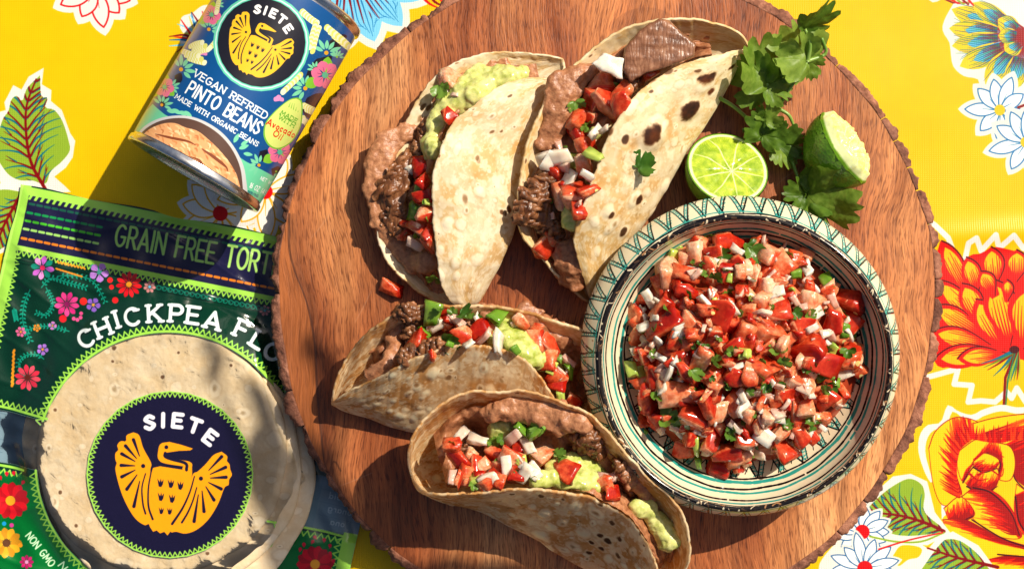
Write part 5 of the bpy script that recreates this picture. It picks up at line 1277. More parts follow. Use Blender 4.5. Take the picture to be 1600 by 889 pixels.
# ---------------------------------------------------------------- upper left taco
K1 = lambda pts: Z(550, 60, .495, pts)
t1 = Taco('upper left taco with a pale, almost unburnt flap folded over guacamole and beef',
    [(880, 92), (845, 86), (800, 82), (765, 83), (722, 93), (684, 116), (650, 160), (622, 218), (600, 268), (588, 310), (588, 352), (598, 398), (630, 436), (668, 466), (700, 478), (732, 480)],
    [(878, 124), (857, 124), (817, 124), (783, 134), (748, 159), (713, 186), (694, 218), (680, 258), (675, 293), (676, 337), (680, 377), (684, 416), (694, 456), (712, 476), (733, 480)],
    [(882, 106), (868, 140), (845, 190), (826, 235), (814, 280), (808, 330), (790, 395), (764, 440), (748, 468), (735, 481)],
    .036, .062, .036, .030, .026, 3, sag=.009, w0=.14, t0=.07, t1=.90)
t1.shell(((.88, .78, .58), (.80, .58, .30), (.96, .91, .80)), 95, [(770, 205, 4, .5), (785, 205, 3, .5), (747, 250, 4, .35), (725, 310, 6, .3), (795, 327, 6, .8), (788, 333, 4, .7), (797, 150, 3, .5), (783, 332, 4, .7), (803, 320, 3, .6), (745, 248, 4, .3), (660, 165, 4, .5, 0, .4), (670, 168, 4, .5, 0, .4), (655, 185, 5, .3, 0, .4), (665, 185, 4, .4, 0, .4), (650, 200, 4, .4, 0, .4), (860, 93, 3, .8, 0, .3), (845, 88, 3, .8, 0, .3)],
    [(711, 411, 11), (745, 405, 12), (700, 350, 8), (720, 350, 10), (712, 430, 7), (735, 440, 9), (690, 390, 6), (750, 300, 8), (770, 180, 7)])
t1.bed(a=.12, b=.10)
t1.heap('refried_beans', BEANS, K1([(100, 350, 30), (120, 320, 26), (78, 400, 30), (75, 450, 26), (52, 482, 14), (80, 520, 24), (95, 575, 26), (125, 620, 26), (160, 660, 28), (200, 700, 30), (240, 705, 26), (160, 305, 22), (190, 295, 18), (470, 72, 20), (455, 90, 20)]), .3, amp=.0013, freq=190)
t1.heap('braised_beef', BEEF, K1([(150, 440, 44), (135, 490, 48), (150, 540, 42), (120, 575, 30), (175, 395, 34), (150, 600, 30)]), .45, amp=.0022, freq=110, ridged=True, aniso=(1, .5, 1))
t1.heap('braised_beef', BEEF, K1([(235, 300, 22), (220, 340, 22), (200, 375, 24)]), .3, amp=.0016, freq=130, ridged=True, aniso=(1, .5, 1))
t1.heap('guacamole', GUAC, K1([(385, 130, 36), (415, 120, 34), (440, 140, 30), (500, 125, 36), (530, 115, 26), (350, 185, 40), (390, 180, 36), (300, 215, 34), (330, 215, 30), (265, 290, 30), (245, 335, 26), (260, 350, 26), (280, 260, 30), (240, 370, 16)]), .35, amp=.0014, freq=210, k=1.22)
t1.put('tomato', K1([(313, 138, 36, 20), (308, 245, 30, 45), (212, 398, 32, 60), (225, 500, 28), (238, 555, 30), (215, 598, 36, 40), (165, 615, 22), (240, 655, 26), (240, 620, 24), (175, 585, 20), (228, 450, 22)]), .004)
t1.put('onion', K1([(200, 650, 30, 30), (183, 415, 18, 70), (330, 188, 22, 100), (152, 460, 14), (300, 180, 16)]), .006)
t1.put('jalapeno', K1([(195, 550, 26, 130), (212, 470, 20, 110), (235, 518, 13)]), .006); t1.put('cilantro', K1([(278, 150, 34, 70), (265, 755, 24), (207, 628, 16), (232, 520, 12), (295, 185, 16), (240, 575, 12)]), .006)

# ---------------------------------------------------------------- upper middle taco with charred blisters
K2 = lambda pts: Z(790, 10, .528, pts)
t2 = Taco('tall taco with big black char blisters and a steak slice at its upper end',
    [(1172, 74), (1154, 52), (1115, 36), (1062, 28), (1010, 35), (960, 53), (915, 86), (875, 126), (845, 170), (823, 225), (812, 275), (808, 330), (816, 366), (843, 401), (880, 438), (905, 462), (922, 474)],
    [(1172, 76), (1128, 84), (1086, 95), (1049, 108), (1017, 129), (985, 158), (959, 195), (940, 237), (927, 274), (914, 311), (903, 343), (897, 378), (904, 411), (914, 443), (924, 474)],
    [(1173, 80), (1154, 104), (1133, 144), (1107, 188), (1077, 230), (1054, 268), (1028, 314), (1001, 355), (970, 395), (942, 440), (926, 476)],
    .052, .070, .040, .036, .027, 5, sag=.012, w0=.20, t0=.10, t1=.94)
t2.shell(((.88, .76, .53), (.80, .56, .27), (.96, .90, .77)), 110,
    [(1102, 124, 15, 1), (1110, 141, 9, 1), (1078, 172, 17, 1), (1016, 212, 17, 1), (1038, 262, 18, 1), (1143, 104, 9, 1), (1112, 168, 9, 1), (997, 312, 8, .95), (976, 220, 6, .8), (955, 335, 6, .85), (974, 360, 7, .8), (1018, 145, 3, .7), (952, 205, 6, .7), (1130, 84, 4, .8), (1046, 113, 6, .6), (1020, 126, 5, .6), (1090, 112, 5, .6)],
    [(1016, 212, 24), (1038, 262, 26), (1078, 172, 20), (1102, 130, 20), (1052, 222, 10), (990, 310, 12), (960, 350, 9), (975, 362, 10), (932, 392, 8), (945, 405, 9), (996, 245, 10), (1020, 330, 9), (1010, 300, 8), (1035, 195, 9), (950, 330, 9), (930, 345, 10), (985, 170, 9), (1060, 130, 9)])
t2.bed(a=.22, b=.12)
t2.heap('refried_beans', BEANS, K2([(175, 235, 34), (165, 280, 34), (150, 320, 30), (135, 370, 26), (120, 400, 22), (240, 200, 24), (270, 190, 20), (190, 735, 34), (180, 780, 28), (215, 800, 30), (215, 760, 30), (330, 225, 18)]), .2, amp=.0012, freq=190)
shape_mesh('steak_slice', prism([(976, 76), (1000, 48), (1030, 30), (1046, 34), (1068, 54), (1088, 70), (1084, 88), (1040, 106), (1008, 116), (986, 128), (974, 112)], .050, .067), STEAK, t2.o, .0008, .0009, 75, False, (.5, 2.2, 1), 4)
t2.heap('braised_beef', BEEF, K2([(125, 510, 32), (110, 540, 38), (90, 570, 42), (72, 605, 40), (110, 605, 40), (130, 645, 32), (155, 660, 24), (55, 625, 24)]), .5, amp=.0018, freq=120, ridged=True, aniso=(1, .45, 1))
t2.heap('braised_beef', BEEF, K2([(345, 225, 24), (370, 235, 22), (340, 200, 18)]), .4, amp=.0016, freq=150, ridged=True)
t2.heap('guacamole', GUAC, K2([(265, 378, 18), (205, 465, 18), (190, 600, 22), (195, 640, 26), (185, 620, 20), (340, 270, 14)]), .3, amp=.0012, freq=220, k=1.22)
shape_mesh('cheese_crumble', prism([(924, 100), (944, 84), (976, 92), (972, 124), (954, 116), (938, 110)], .058, .067), ONION, t2.o, .0009, .0008, 200, False, (1, 1, 1), 5)
t2.put('onion', K2([(145, 448, 36, -20), (130, 455, 26), (190, 512, 30, 140), (172, 478, 26), (130, 622, 20), (265, 372, 20), (290, 365, 16), (215, 585, 14), (240, 500, 18), (160, 420, 18)]), .007)
t2.put('tomato', K2([(285, 240, 40), (265, 275, 38), (300, 290, 44, 30), (335, 265, 36), (340, 290, 34), (225, 325, 36), (215, 378, 28), (240, 415, 28, 0), (150, 500, 30), (165, 560, 34), (205, 560, 40, -20), (215, 602, 30), (232, 468, 28), (180, 540, 24), (120, 700, 36), (250, 330, 22), (430, 197, 20, 150), (140, 690, 24), (240, 545, 24)]), .004)
t2.put('jalapeno', K2([(262, 440, 24, 60), (320, 235, 14), (200, 440, 14)]), .006)
t2.put('cilantro', K2([(206, 283, 34, 70), (185, 425, 18), (124, 580, 24), (245, 345, 18), (240, 355, 14), (155, 475, 12)]), .007)

# ---------------------------------------------------------------- middle taco
K3 = lambda pts: Z(500, 460, .4827, pts)
t3 = Taco('blistered taco lying between the pale taco and the lowest one, half in shade',
    [(519, 626), (529, 590), (548, 552), (572, 523), (601, 499), (625, 485), (659, 477), (717, 478), (770, 478), (809, 482), (847, 494), (886, 506), (912, 515), (932, 540), (936, 580), (930, 630), (915, 668)],
    [(519, 628), (548, 610), (577, 597), (611, 578), (650, 557), (688, 544), (722, 539), (761, 541), (794, 549), (818, 561), (843, 585), (860, 612), (875, 640), (890, 660), (913, 672)],
    [(519, 631), (543, 642), (577, 654), (611, 666), (650, 675), (690, 684), (740, 694), (800, 700), (850, 700), (885, 692), (914, 674)],
    .058, .070, .028, .034, .028, 8, roll=(.40, .74), glow=.34, sag=.013, w0=.10, t0=.17, t1=.93)
t3.shell(((.84, .62, .36), (.72, .46, .20), (1.0, .94, .80)), 110, [(650, 600, 4, .2), (700, 590, 4, .3)],
    [(600, 530, 11, 0, .4), (580, 555, 5, 0, .4), (675, 582, 12), (650, 605, 8), (640, 614, 7), (625, 648, 10), (633, 640, 6), (655, 635, 5), (615, 625, 5), (640, 590, 5), (757, 575, 7), (765, 610, 9), (752, 606, 6), (690, 585, 6), (705, 578, 5), (660, 620, 5), (610, 640, 5), (590, 630, 5), (575, 635, 4), (647, 655, 6), (605, 610, 5), (670, 640, 5)])
t3.bed(a=.14, b=.10)
t3.heap('refried_beans', BEANS, K3([(248, 120, 22), (244, 160, 22), (238, 195, 20), (185, 255, 18), (165, 265, 14), (210, 240, 16), (672, 50, 18), (690, 62, 18), (650, 90, 22), (730, 110, 26), (780, 130, 26), (800, 160, 26), (255, 95, 16), (300, 45, 14), (540, 55, 16)]), .35, amp=.0011, freq=200)
t3.heap('braised_beef', BEEF, K3([(255, 62, 20), (285, 60, 24), (320, 58, 22), (300, 105, 30), (290, 130, 24)]), .5, amp=.0018, freq=140, ridged=True, aniso=(.6, 1, 1))
t3.heap('braised_beef', BEEF, K3([(305, 185, 26), (345, 178, 24), (280, 200, 22), (385, 165, 20)]), .4, amp=.0018, freq=140, ridged=True)
t3.heap('guacamole', GUAC, K3([(575, 110, 26), (605, 105, 32), (630, 135, 34), (595, 150, 30), (655, 175, 34), (690, 205, 32), (720, 220, 26), (640, 185, 26), (560, 145, 22), (800, 230, 24), (690, 120, 20)]), .45, amp=.0013, freq=220, k=1.22)
t3.put('tomato', K3([(310, 155, 34, 10), (410, 75, 26), (405, 90, 24), (460, 132, 32, 60), (515, 112, 36, -10), (545, 105, 26), (650, 85, 30, 45), (690, 152, 36, 0), (742, 160, 34, 20), (735, 210, 30), (765, 265, 34), (820, 345, 24, 45), (445, 85, 24), (770, 290, 26), (700, 110, 20), (365, 200, 16)]), .006)
t3.put('onion', K3([(385, 95, 34, -15), (440, 80, 24), (530, 142, 28), (512, 85, 24, 40), (575, 155, 34), (635, 95, 14), (775, 255, 22), (805, 215, 24), (355, 100, 22), (795, 260, 20), (480, 160, 18)]), .008)
t3.put('jalapeno', K3([(362, 62, 34, 100), (577, 70, 30, -60), (750, 238, 18), (632, 180, 16), (340, 120, 24, 60), (805, 250, 26), (780, 330, 20), (420, 160, 14)]), .008)
t3.put('cilantro', K3([(400, 150, 38, 0), (455, 62, 34, 40), (475, 75, 28), (350, 85, 24), (388, 45, 20), (500, 85, 20), (780, 215, 20), (650, 95, 14), (430, 62, 22)]), .008)

# ---------------------------------------------------------------- lowest taco
t4 = Taco('lowest taco opening widest, brim lit white at its left end, guacamole spilling at the right',
    [(642, 738), (638, 722), (640, 697), (650, 672), (669, 648), (693, 629), (717, 617), (746, 611), (780, 612), (814, 610), (848, 617), (886, 629), (920, 646), (944, 668), (968, 697), (992, 725), (1017, 750), (1041, 769), (1060, 793), (1071, 817), (1078, 846), (1074, 880), (1056, 912)],
    [(643, 742), (648, 752), (664, 767), (693, 773), (732, 771), (770, 767), (809, 763), (848, 765), (886, 769), (920, 776), (949, 791), (973, 803), (992, 820), (1007, 841), (1021, 870), (1034, 905), (1046, 918)],
    [(643, 743), (652, 760), (672, 774), (700, 784), (741, 794), (770, 806), (804, 825), (838, 842), (877, 864), (912, 884), (955, 905), (1000, 918), (1040, 922)],
    .074, .081, .030, .064, .034, 12, roll=(.40, .74), glow=.38, sag=.022, w0=.16, w1=.97, t0=.14, t1=.97)
t4.shell(((.87, .65, .38), (.76, .49, .21), (1.0, .94, .80)), 130, [(938, 833, 5, .9), (950, 842, 6, .95), (938, 853, 5, .95), (920, 862, 5, .95), (968, 840, 6, .9), (925, 845, 4, .9), (965, 865, 5, .6), (955, 815, 4, .6), (845, 775, 4, .5), (800, 770, 3, .5), (880, 778, 3, .5), (1000, 830, 3, .6)],
    [(850, 800, 12), (880, 815, 9), (900, 790, 9), (930, 800, 12), (910, 830, 14), (860, 820, 8), (895, 850, 12), (903, 856, 8), (950, 870, 10), (990, 860, 9), (830, 790, 9), (975, 880, 8), (870, 785, 6), (925, 815, 6), (940, 780, 6), (700, 690, 6, 0, .4), (720, 650, 8, 0, .4), (690, 720, 6, 0, .4), (740, 690, 10, 0, .4), (700, 665, 6, 0, .4)])
t4.bed(a=.20, b=.08)
t4.heap('refried_beans', BEANS, K3([(560, 385, 22), (600, 370, 26), (640, 368, 28), (680, 375, 30), (730, 380, 30), (770, 395, 32), (800, 410, 28), (840, 415, 24), (890, 470, 22), (905, 510, 22), (920, 540, 22), (985, 560, 24), (1020, 600, 22), (1055, 640, 22), (1080, 670, 20), (1085, 790, 22), (1100, 810, 18), (1070, 765, 16)]), .4, amp=.0009, freq=210)
t4.heap('braised_beef', BEEF, K3([(840, 450, 30), (870, 450, 32), (885, 480, 28), (850, 480, 28), (900, 505, 22)]), .6, amp=.0018, freq=130, ridged=True)
t4.heap('braised_beef', BEEF, K3([(820, 525, 20), (850, 525, 20), (985, 570, 24), (1000, 600, 22), (1012, 630, 18), (970, 550, 18)]), .55, amp=.0015, freq=150, ridged=True, aniso=(.7, 1, 1))
t4.heap('braised_beef', BEEF, K3([(480, 470, 22), (500, 490, 20), (465, 490, 18)]), .2, amp=.0015, freq=150, ridged=True)
t4.heap('guacamole', GUAC, K3([(580, 425, 26), (605, 425, 28), (600, 455, 28), (565, 455, 22), (755, 550, 30), (800, 545, 32), (840, 545, 32), (880, 560, 30), (905, 580, 24), (750, 595, 30), (800, 600, 28), (860, 610, 26), (900, 620, 22), (700, 600, 24)]), .45, amp=.0012, freq=220, k=1.22)
t4.heap('guacamole', GUAC, K3([(1030, 690, 22), (1050, 680, 22), (1065, 700, 24), (1085, 730, 24), (1105, 755, 26), (1130, 785, 24), (1140, 800, 20), (1115, 815, 18)]), 2.2, amp=.0014, freq=220, k=1.4)
t4.put('tomato', K3([(430, 490, 28, 0), (452, 535, 34, 50), (470, 585, 34), (505, 560, 30), (530, 555, 36, 10), (575, 520, 34, 10), (610, 540, 38, -60), (590, 555, 26), (560, 600, 34, -30), (712, 520, 34, 50), (790, 568, 36, 30), (912, 605, 32, -20), (945, 642, 28, -15), (585, 605, 26), (520, 595, 30), (490, 520, 20), (640, 490, 24), (640, 575, 30), (450, 600, 26), (495, 610, 24)]), .007)
t4.put('onion', K3([(513, 472, 32, 30), (625, 462, 34, -45), (672, 487, 34, 60), (545, 600, 36, -30), (680, 572, 30), (455, 455, 24), (955, 585, 22), (425, 592, 22), (690, 560, 22), (605, 560, 26), (650, 545, 24, 60), (925, 588, 22), (665, 580, 26)]), .010)
t4.put('jalapeno', K3([(655, 435, 24), (698, 437, 34, -20), (555, 480, 20), (500, 600, 24, 70), (650, 550, 14), (655, 545, 20)]), .010)
t4.put('cilantro', K3([(582, 530, 30, 70), (768, 522, 30), (497, 612, 22), (640, 580, 16), (590, 467, 20), (715, 425, 26), (780, 530, 20), (690, 590, 14), (435, 490, 14), (560, 478, 22), (690, 510, 16)]), .011)
# ================================================================== bowl
zr = ZT + .0475
def ringc(px, py, z): w = P(px, py, z); return (w.x, w.y)
KEY = [(ZT, ringc(1152, 540, ZT)), (ZT + .030, ringc(1155.5, 553, ZT + .030)), (ZT + .034, ringc(1155.5, 554, ZT + .034)), (zr, ringc(1163, 567, zr))]
kz = [k[0] for k in KEY]; kx = [k[1][0] for k in KEY]; ky = [k[1][1] for k in KEY]
inn = ringc(1160, 556, ZT + .008)
OUT = [(0, .0), (.036, .0), (.040, .0008), (.042, .004), (.058, .011), (.072, .020), (.0795, .0285), (.0812, .033), (.0804, .0375), (.0783, .0415), (.0758, .0447), (.0742, .0466), (.0734, .0475)]
INN = [(.0726, .0475), (.0721, .0465), (.0714, .0440), (.0704, .0410), (.0688, .0370), (.0655, .0320), (.0605, .0265), (.052, .021), (.043, .0150), (.030, .0105), (.015, .0085), (0.0, .0080)]
prof = catmull([(r, z) for r, z in OUT + INN], 110); nO = int(np.argmax(prof[:, 1]))
arc = np.r_[0, np.cumsum(np.linalg.norm(np.diff(prof, axis=0), axis=1))]; arc /= arc[-1]
na = 200; th = np.linspace(0, 2 * pi, na, endpoint=False)
pts = np.zeros((len(prof), na, 3))
for i, (r, z) in enumerate(prof):
    r = max(r, 1e-5); zz = ZT + z
    if i <= nO: cx, cy = np.interp(zz, kz, kx), np.interp(zz, kz, ky)
    else:
        f = np.clip((z - .008) / (.0475 - .008), 0, 1); cx, cy = inn[0] + (kx[-1] - inn[0]) * f, inn[1] + (ky[-1] - inn[1]) * f
    wv = 1 + .004 * np.sin(3 * th + 1) + .002 * np.sin(5 * th)
    pts[i] = np.stack([cx + r * wv * np.cos(th), cy + r * wv * np.sin(th), np.full(na, zz) + .0006 * np.sin(2 * th + .5) * (z / .0475)], -1)
uv = np.stack(np.broadcast_arrays((th / (2 * pi))[None], arc[:, None]), -1)
CWB, CHB = 3600, 1200
bc2 = Canvas(CWB, CHB, (.88, .83, .71), None, 1.0); ar = random.Random(31)
def vat(i_or_r, inner):  # canvas row of a radius on the inner or outer side
    idx = range(nO, len(prof)) if inner else range(0, nO + 1)
    rr_ = [prof[i][0] for i in idx]; vv = [arc[i] for i in idx]
    if inner: return (1 - np.interp(i_or_r, rr_[::-1], vv[::-1])) * CHB
    return None
def vz(z, inner):        # canvas row of a height
    idx = list(range(nO, len(prof))) if inner else list(range(0, nO + 1))
    h_ = [prof[i][1] for i in idx]; vv = [arc[i] for i in idx]
    if inner: h_, vv = h_[::-1], vv[::-1]
    return (1 - np.interp(z, h_, vv)) * CHB
BLK = (.06, .055, .06); TEA = (.16, .58, .54)
def ring(y, w, col, jit=1.5, brk=0.0):
    x = np.linspace(-40, CWB + 40, 240); yy = y + jit * np.sin(x / CWB * 2 * pi * 9 + ar.uniform(0, 6)) + jit * .6 * np.sin(x / CWB * 2 * pi * 23 + ar.uniform(0, 6))
    yy[0:3] = yy[-5]
    for i in range(0, 239):
        if ar.random() < brk: continue
        bc2.stroke([(x[i], yy[i]), (x[i + 1], yy[i + 1])], w * ar.uniform(.85, 1.15), col)
def zigzag(ya, yb, n, wk, hatch=True):
    """black zigzag with a teal hatched ribbon beside it, between rows ya (outer) and yb"""
    st = CWB / n
    for i in range(-1, n + 1):
        j = ar.uniform(-6, 6); x0 = i * st + j; pa, pb, pc = (x0, ya), (x0 + st * .5, yb), (x0 + st, ya)
        for (q, e) in ((pa, pb), (pb, pc)):
            q, e = np.array(q), np.array(e); d = e - q; L = np.linalg.norm(d)
            for k in range(10):
                f = (k + ar.uniform(.1, .7)) / 10; c = q + d * f + np.array((st * .10, 0)); hw = st * .12
                bc2.stroke([c + (-hw, ar.uniform(-4, 4)), c + (hw, ar.uniform(-4, 4))], 4.6, TEA, 3.4)
            for k in range(2): bc2.stroke([q + d * .04 + (st * (.04 + .12 * k), 0), e - d * .04 + (st * (.04 + .12 * k), ar.uniform(-4, 4))], 3.2, (.36, .70, .66))
            bc2.stroke([q + (ar.uniform(-4, 4), 0), q + d * .5 + (ar.uniform(-3, 3), 0), e + (ar.uniform(-4, 4), ar.uniform(-5, 5))], wk * ar.uniform(.7, 1.2), BLK)
            bc2.stroke([q + (st * .2, 0), e + (st * .2, 0)], wk * .6, BLK)
        xx = x0 + st * .5; bc2.stroke([(xx + st * .1, ya + (yb - ya) * .12), (xx + st * .3, ya + (yb - ya) * .38)], wk * .6, BLK)
zigzag(vz(.0310, False), vz(.0455, False), 50, 5.5)
ring(vz(.0450, False), 4, TEA, 2); ring(vz(.0460, False), 5, BLK, 2); ring(vz(.0285, False), 9, BLK, 2); ring(vz(.0308, False), 5, BLK, 2); ring(vz(.0248, False), 8, TEA, 2)
zigzag(vz(.012, False), vz(.022, False), 26, 6)
yr = vz(.0475, False)
for y, w, c, b in ((vz(.0470, False), 9, BLK, .12), (yr, 14, (.16, .13, .11), .10), (vz(.0470, True), 10, BLK, .05)): ring(y, w, c, 1.5, b)
for z, w, c in ((.0455, 5, BLK), (.0430, 8, TEA), (.0400, 9, BLK), (.0345, 9, TEA), (.0322, 8, BLK), (.0288, 12, TEA), (.0272, 6, BLK)): ring(vz(z, True), w, c, 1.6, .01)
zigzag(vz(.0266, True), vz(.0165, True), 30, 7); ring(vz(.0165, True), 8, BLK); ring(vz(.0155, True), 6, TEA)
for i in range(150):  # worn spots where the glaze has gone on the rim
    x = ar.uniform(0, CWB); bc2.stroke([(x, yr + ar.uniform(-12, 12)), (x + ar.uniform(4, 22), yr + ar.uniform(-12, 12))], ar.uniform(2, 7), ar.choice([(.62, .45, .30), (.85, .78, .66), (.30, .22, .16)]))
for i in range(40): bc2.disc((ar.uniform(0, CWB), ar.uniform(vz(.045, False), vz(.030, False))), ar.uniform(2, 5), (.70, .58, .42))
im_bowl = bc2.image('bowl_paint')
m = M('painted_glaze'); q = m.img(im_bowl); q.extension = 'REPEAT'; g = m.coord(); n = m.noise(45, 4, .6, g)
m.color(m.mix(.5, q.outputs[0], m.ramp(n, [(.3, (.88, .82, .70)), (.6, (1, 1, .98))]), 'MULTIPLY'))
m.set(Roughness=.16, Specular_IOR_Level=.5).bump(n, .12, .001); m.bump(m.noise(500, 2, .5, g), .03, .0003); MAT_BOWL = m.m
loc = Vector((kx[-1], ky[-1], ZT))
me = fromworld(grid_mesh('bowl', pts, uv, closed=True), loc)
tag(link('bowl', me, MAT_BOWL, None, Matrix.Translation(loc)), 'hand painted cream bowl with teal and black zigzag bands, holding the salsa', 'bowl')

# ================================================================== salsa in the bowl
SCX, SCY, SRX, SRY = 1164, 546, 192, 193
salsa = empty('tomato_salsa', P(SCX, SCY, ZT + .02), 'heap of chopped tomato, onion and cilantro salsa filling the painted bowl', 'salsa')
def heap_z(x, y):
    d = math.hypot((x - SCX) / SRX, (y - SCY) / SRY); h = .026 + .030 * max(0, 1 - d ** 2.2) ** .8
    return ZT + h + .006 * mnoise.noise(Vector((x * .022, y * .022, 3))) * max(0, 1 - d * .7)
nr, na2 = 40, 90
jr = np.linspace(0.01, 1.0, nr); jt = np.linspace(0, 2 * pi, na2, endpoint=False); jp = np.zeros((nr, na2, 3))
for i, q in enumerate(jr):
    for j, t_ in enumerate(jt):
        e = 1 + .035 * sin(3 * t_ + 1) + .03 * sin(7 * t_); x, y = SCX + q * e * SRX * cos(t_), SCY + q * e * SRY * sin(t_)
        z = heap_z(x, y) - .007 - (.010 * max(0, (q - .9) / .1)); v = P(x, y, z); jp[i, j] = v
link('juice', grid_mesh('juice', jp, None, closed=True), JUICE, salsa, Matrix.Identity(4))
pr = random.Random(77)
K4 = lambda pts: Z(960, 340, .225, pts); K5 = lambda pts: Z(1160, 350, .2363, pts); K6 = lambda pts: Z(960, 540, .225, pts); K7 = lambda pts: Z(1160, 540, .2925, pts)
HERO = {'tomato': K4([(590, 190, 100, 40), (780, 160, 100, -10), (390, 400, 110, 70), (500, 390, 90, 20), (350, 620, 100, -60), (350, 750, 110, -15), (880, 330, 70, 70), (680, 350, 80), (760, 380, 60), (500, 500, 70), (740, 640, 110, 30), (560, 780, 100, 30), (900, 800, 80), (300, 460, 60), (430, 860, 70), (880, 520, 60)]) +
    K5([(180, 220, 90, 30), (250, 260, 80), (80, 340, 80), (210, 570, 90, -10), (460, 540, 90, 30), (690, 510, 90, 20), (380, 660, 80, 10), (150, 700, 100, -25), (90, 730, 70), (560, 440, 80, 50), (600, 650, 80), (450, 830, 110, 10), (250, 830, 80), (30, 300, 60)]) +
    K6([(230, 80, 80), (460, 330, 120, -10), (230, 350, 90, 70), (560, 500, 100, 20), (540, 230, 70), (850, 220, 90), (820, 140, 80), (190, 530, 60), (530, 630, 80, 20), (680, 640, 80), (780, 740, 80, 0), (660, 400, 80), (290, 220, 80), (600, 80, 90), (480, 730, 70)]) +
    K7([(410, 90, 90, 20), (220, 260, 60, 0), (110, 120, 70), (30, 160, 60), (330, 340, 50, -10), (220, 550, 60, 60), (310, 480, 50), (440, 270, 55), (150, 390, 50), (210, 460, 50), (20, 620, 40), (590, 100, 40), (330, 200, 60)]),
  'onion': K4([(855, 230, 60, 40), (870, 530, 50), (470, 780, 70, -30), (540, 380, 50), (300, 850, 50), (830, 640, 60, 50), (525, 670, 40), (240, 560, 60, 70), (700, 320, 50), (650, 110, 50)]) +
    K5([(180, 225, 45), (220, 450, 75, -10), (110, 600, 75, -70), (370, 250, 40), (480, 430, 45), (600, 510, 60, 60), (545, 725, 50, -20), (460, 690, 45, -30), (30, 720, 60), (420, 370, 50), (700, 730, 50, 100), (430, 310, 55, 60), (290, 360, 45)]) +
    K6([(340, 140, 70, -60), (440, 120, 60), (310, 570, 50), (600, 590, 65, 25), (890, 430, 70), (840, 570, 60), (320, 80, 50), (600, 40, 50), (770, 760, 40), (930, 700, 40), (700, 690, 40), (150, 60, 50, 60)]) +
    K7([(115, 475, 65, 35), (270, 470, 30), (190, 390, 40, 10), (85, 330, 40, 70), (310, 220, 50, 30), (360, 250, 40), (115, 295, 22), (370, 480, 45, 70), (60, 520, 40), (380, 390, 30), (430, 440, 25), (30, 540, 30)]),
  'cilantro': K4([(930, 180, 80, 60), (715, 270, 80, 20), (710, 430, 70), (840, 330, 40), (650, 390, 60), (290, 740, 40)]) + K5([(60, 160, 80, 60), (340, 580, 60, 30), (560, 840, 70), (190, 560, 30), (260, 810, 60, 120), (700, 830, 70), (60, 365, 30)]) +
    K6([(330, 500, 110, 10), (420, 520, 80), (540, 170, 60), (820, 620, 60), (700, 100, 50, 40), (950, 470, 40), (770, 270, 40), (690, 730, 30, 90), (440, 170, 40), (290, 320, 60, 60)]) +
    K7([(215, 100, 40), (220, 430, 45), (45, 360, 35), (430, 235, 35), (420, 30, 50, 40), (480, 150, 40), (340, 410, 35), (340, 110, 30), (390, 70, 40)]),
  'jalapeno': K4([(420, 260, 55, 20), (460, 220, 40), (800, 420, 30), (700, 580, 30)]) + K5([(560, 385, 60, 70), (350, 330, 40), (680, 700, 60, 100), (735, 540, 50, 110), (330, 440, 30)]) + K6([(905, 60, 50, 0), (120, 160, 70, 80), (570, 680, 70, 30), (200, 600, 45, 30), (580, 800, 60, -15), (640, 530, 30)]) + K7([(20, 45, 38, 10), (480, 20, 40), (500, 200, 30)])}
from collections import defaultdict
cnt = defaultdict(int)
def sal(kind, x, y, size, lift, tilt, yaw=None):
    piece(kind, P(x, y, heap_z(x, y) + lift), size, salsa, tilt, yaw); cnt[kind] += 1
used = []
for i in range(260):   # lower layer, fills the gaps
    a = pr.uniform(0, 2 * pi); q = sqrt(pr.random()) * .93; x, y = SCX + cos(a) * q * SRX, SCY + sin(a) * q * SRY
    k = pr.choices(('tomato', 'onion', 'cilantro', 'jalapeno'), (62, 25, 10, 3))[0]
    sal(k, x, y, {'tomato': pr.uniform(.0070, .0135), 'onion': pr.uniform(.005, .0085), 'cilantro': pr.uniform(.006, .010), 'jalapeno': .006}[k], -.0045, .9)
for k in ('tomato', 'jalapeno', 'onion', 'cilantro'):
    for (x, y, r, *yaw) in HERO[k]:
        lf = {'tomato': -.0005, 'onion': .0018, 'cilantro': .0028, 'jalapeno': .0015}[k]
        sal(k, x, y, 2 * r * SC * .93 * {'tomato': .97, 'onion': .84, 'cilantro': .95, 'jalapeno': .9}[k], lf + pr.uniform(-.001, .0015), .5, radians(-yaw[0]) if yaw else None)
for i in range(150):
    a = pr.uniform(0, 2 * pi); q = sqrt(pr.random()) * .9; x, y = SCX + cos(a) * q * SRX, SCY + sin(a) * q * SRY
    k = pr.choices(('tomato', 'onion', 'cilantro'), (30, 34, 36))[0]
    sal(k, x, y, {'tomato': pr.uniform(.004, .0085), 'onion': pr.uniform(.0035, .0078), 'cilantro': pr.uniform(.003, .007)}[k], .0022, .7)
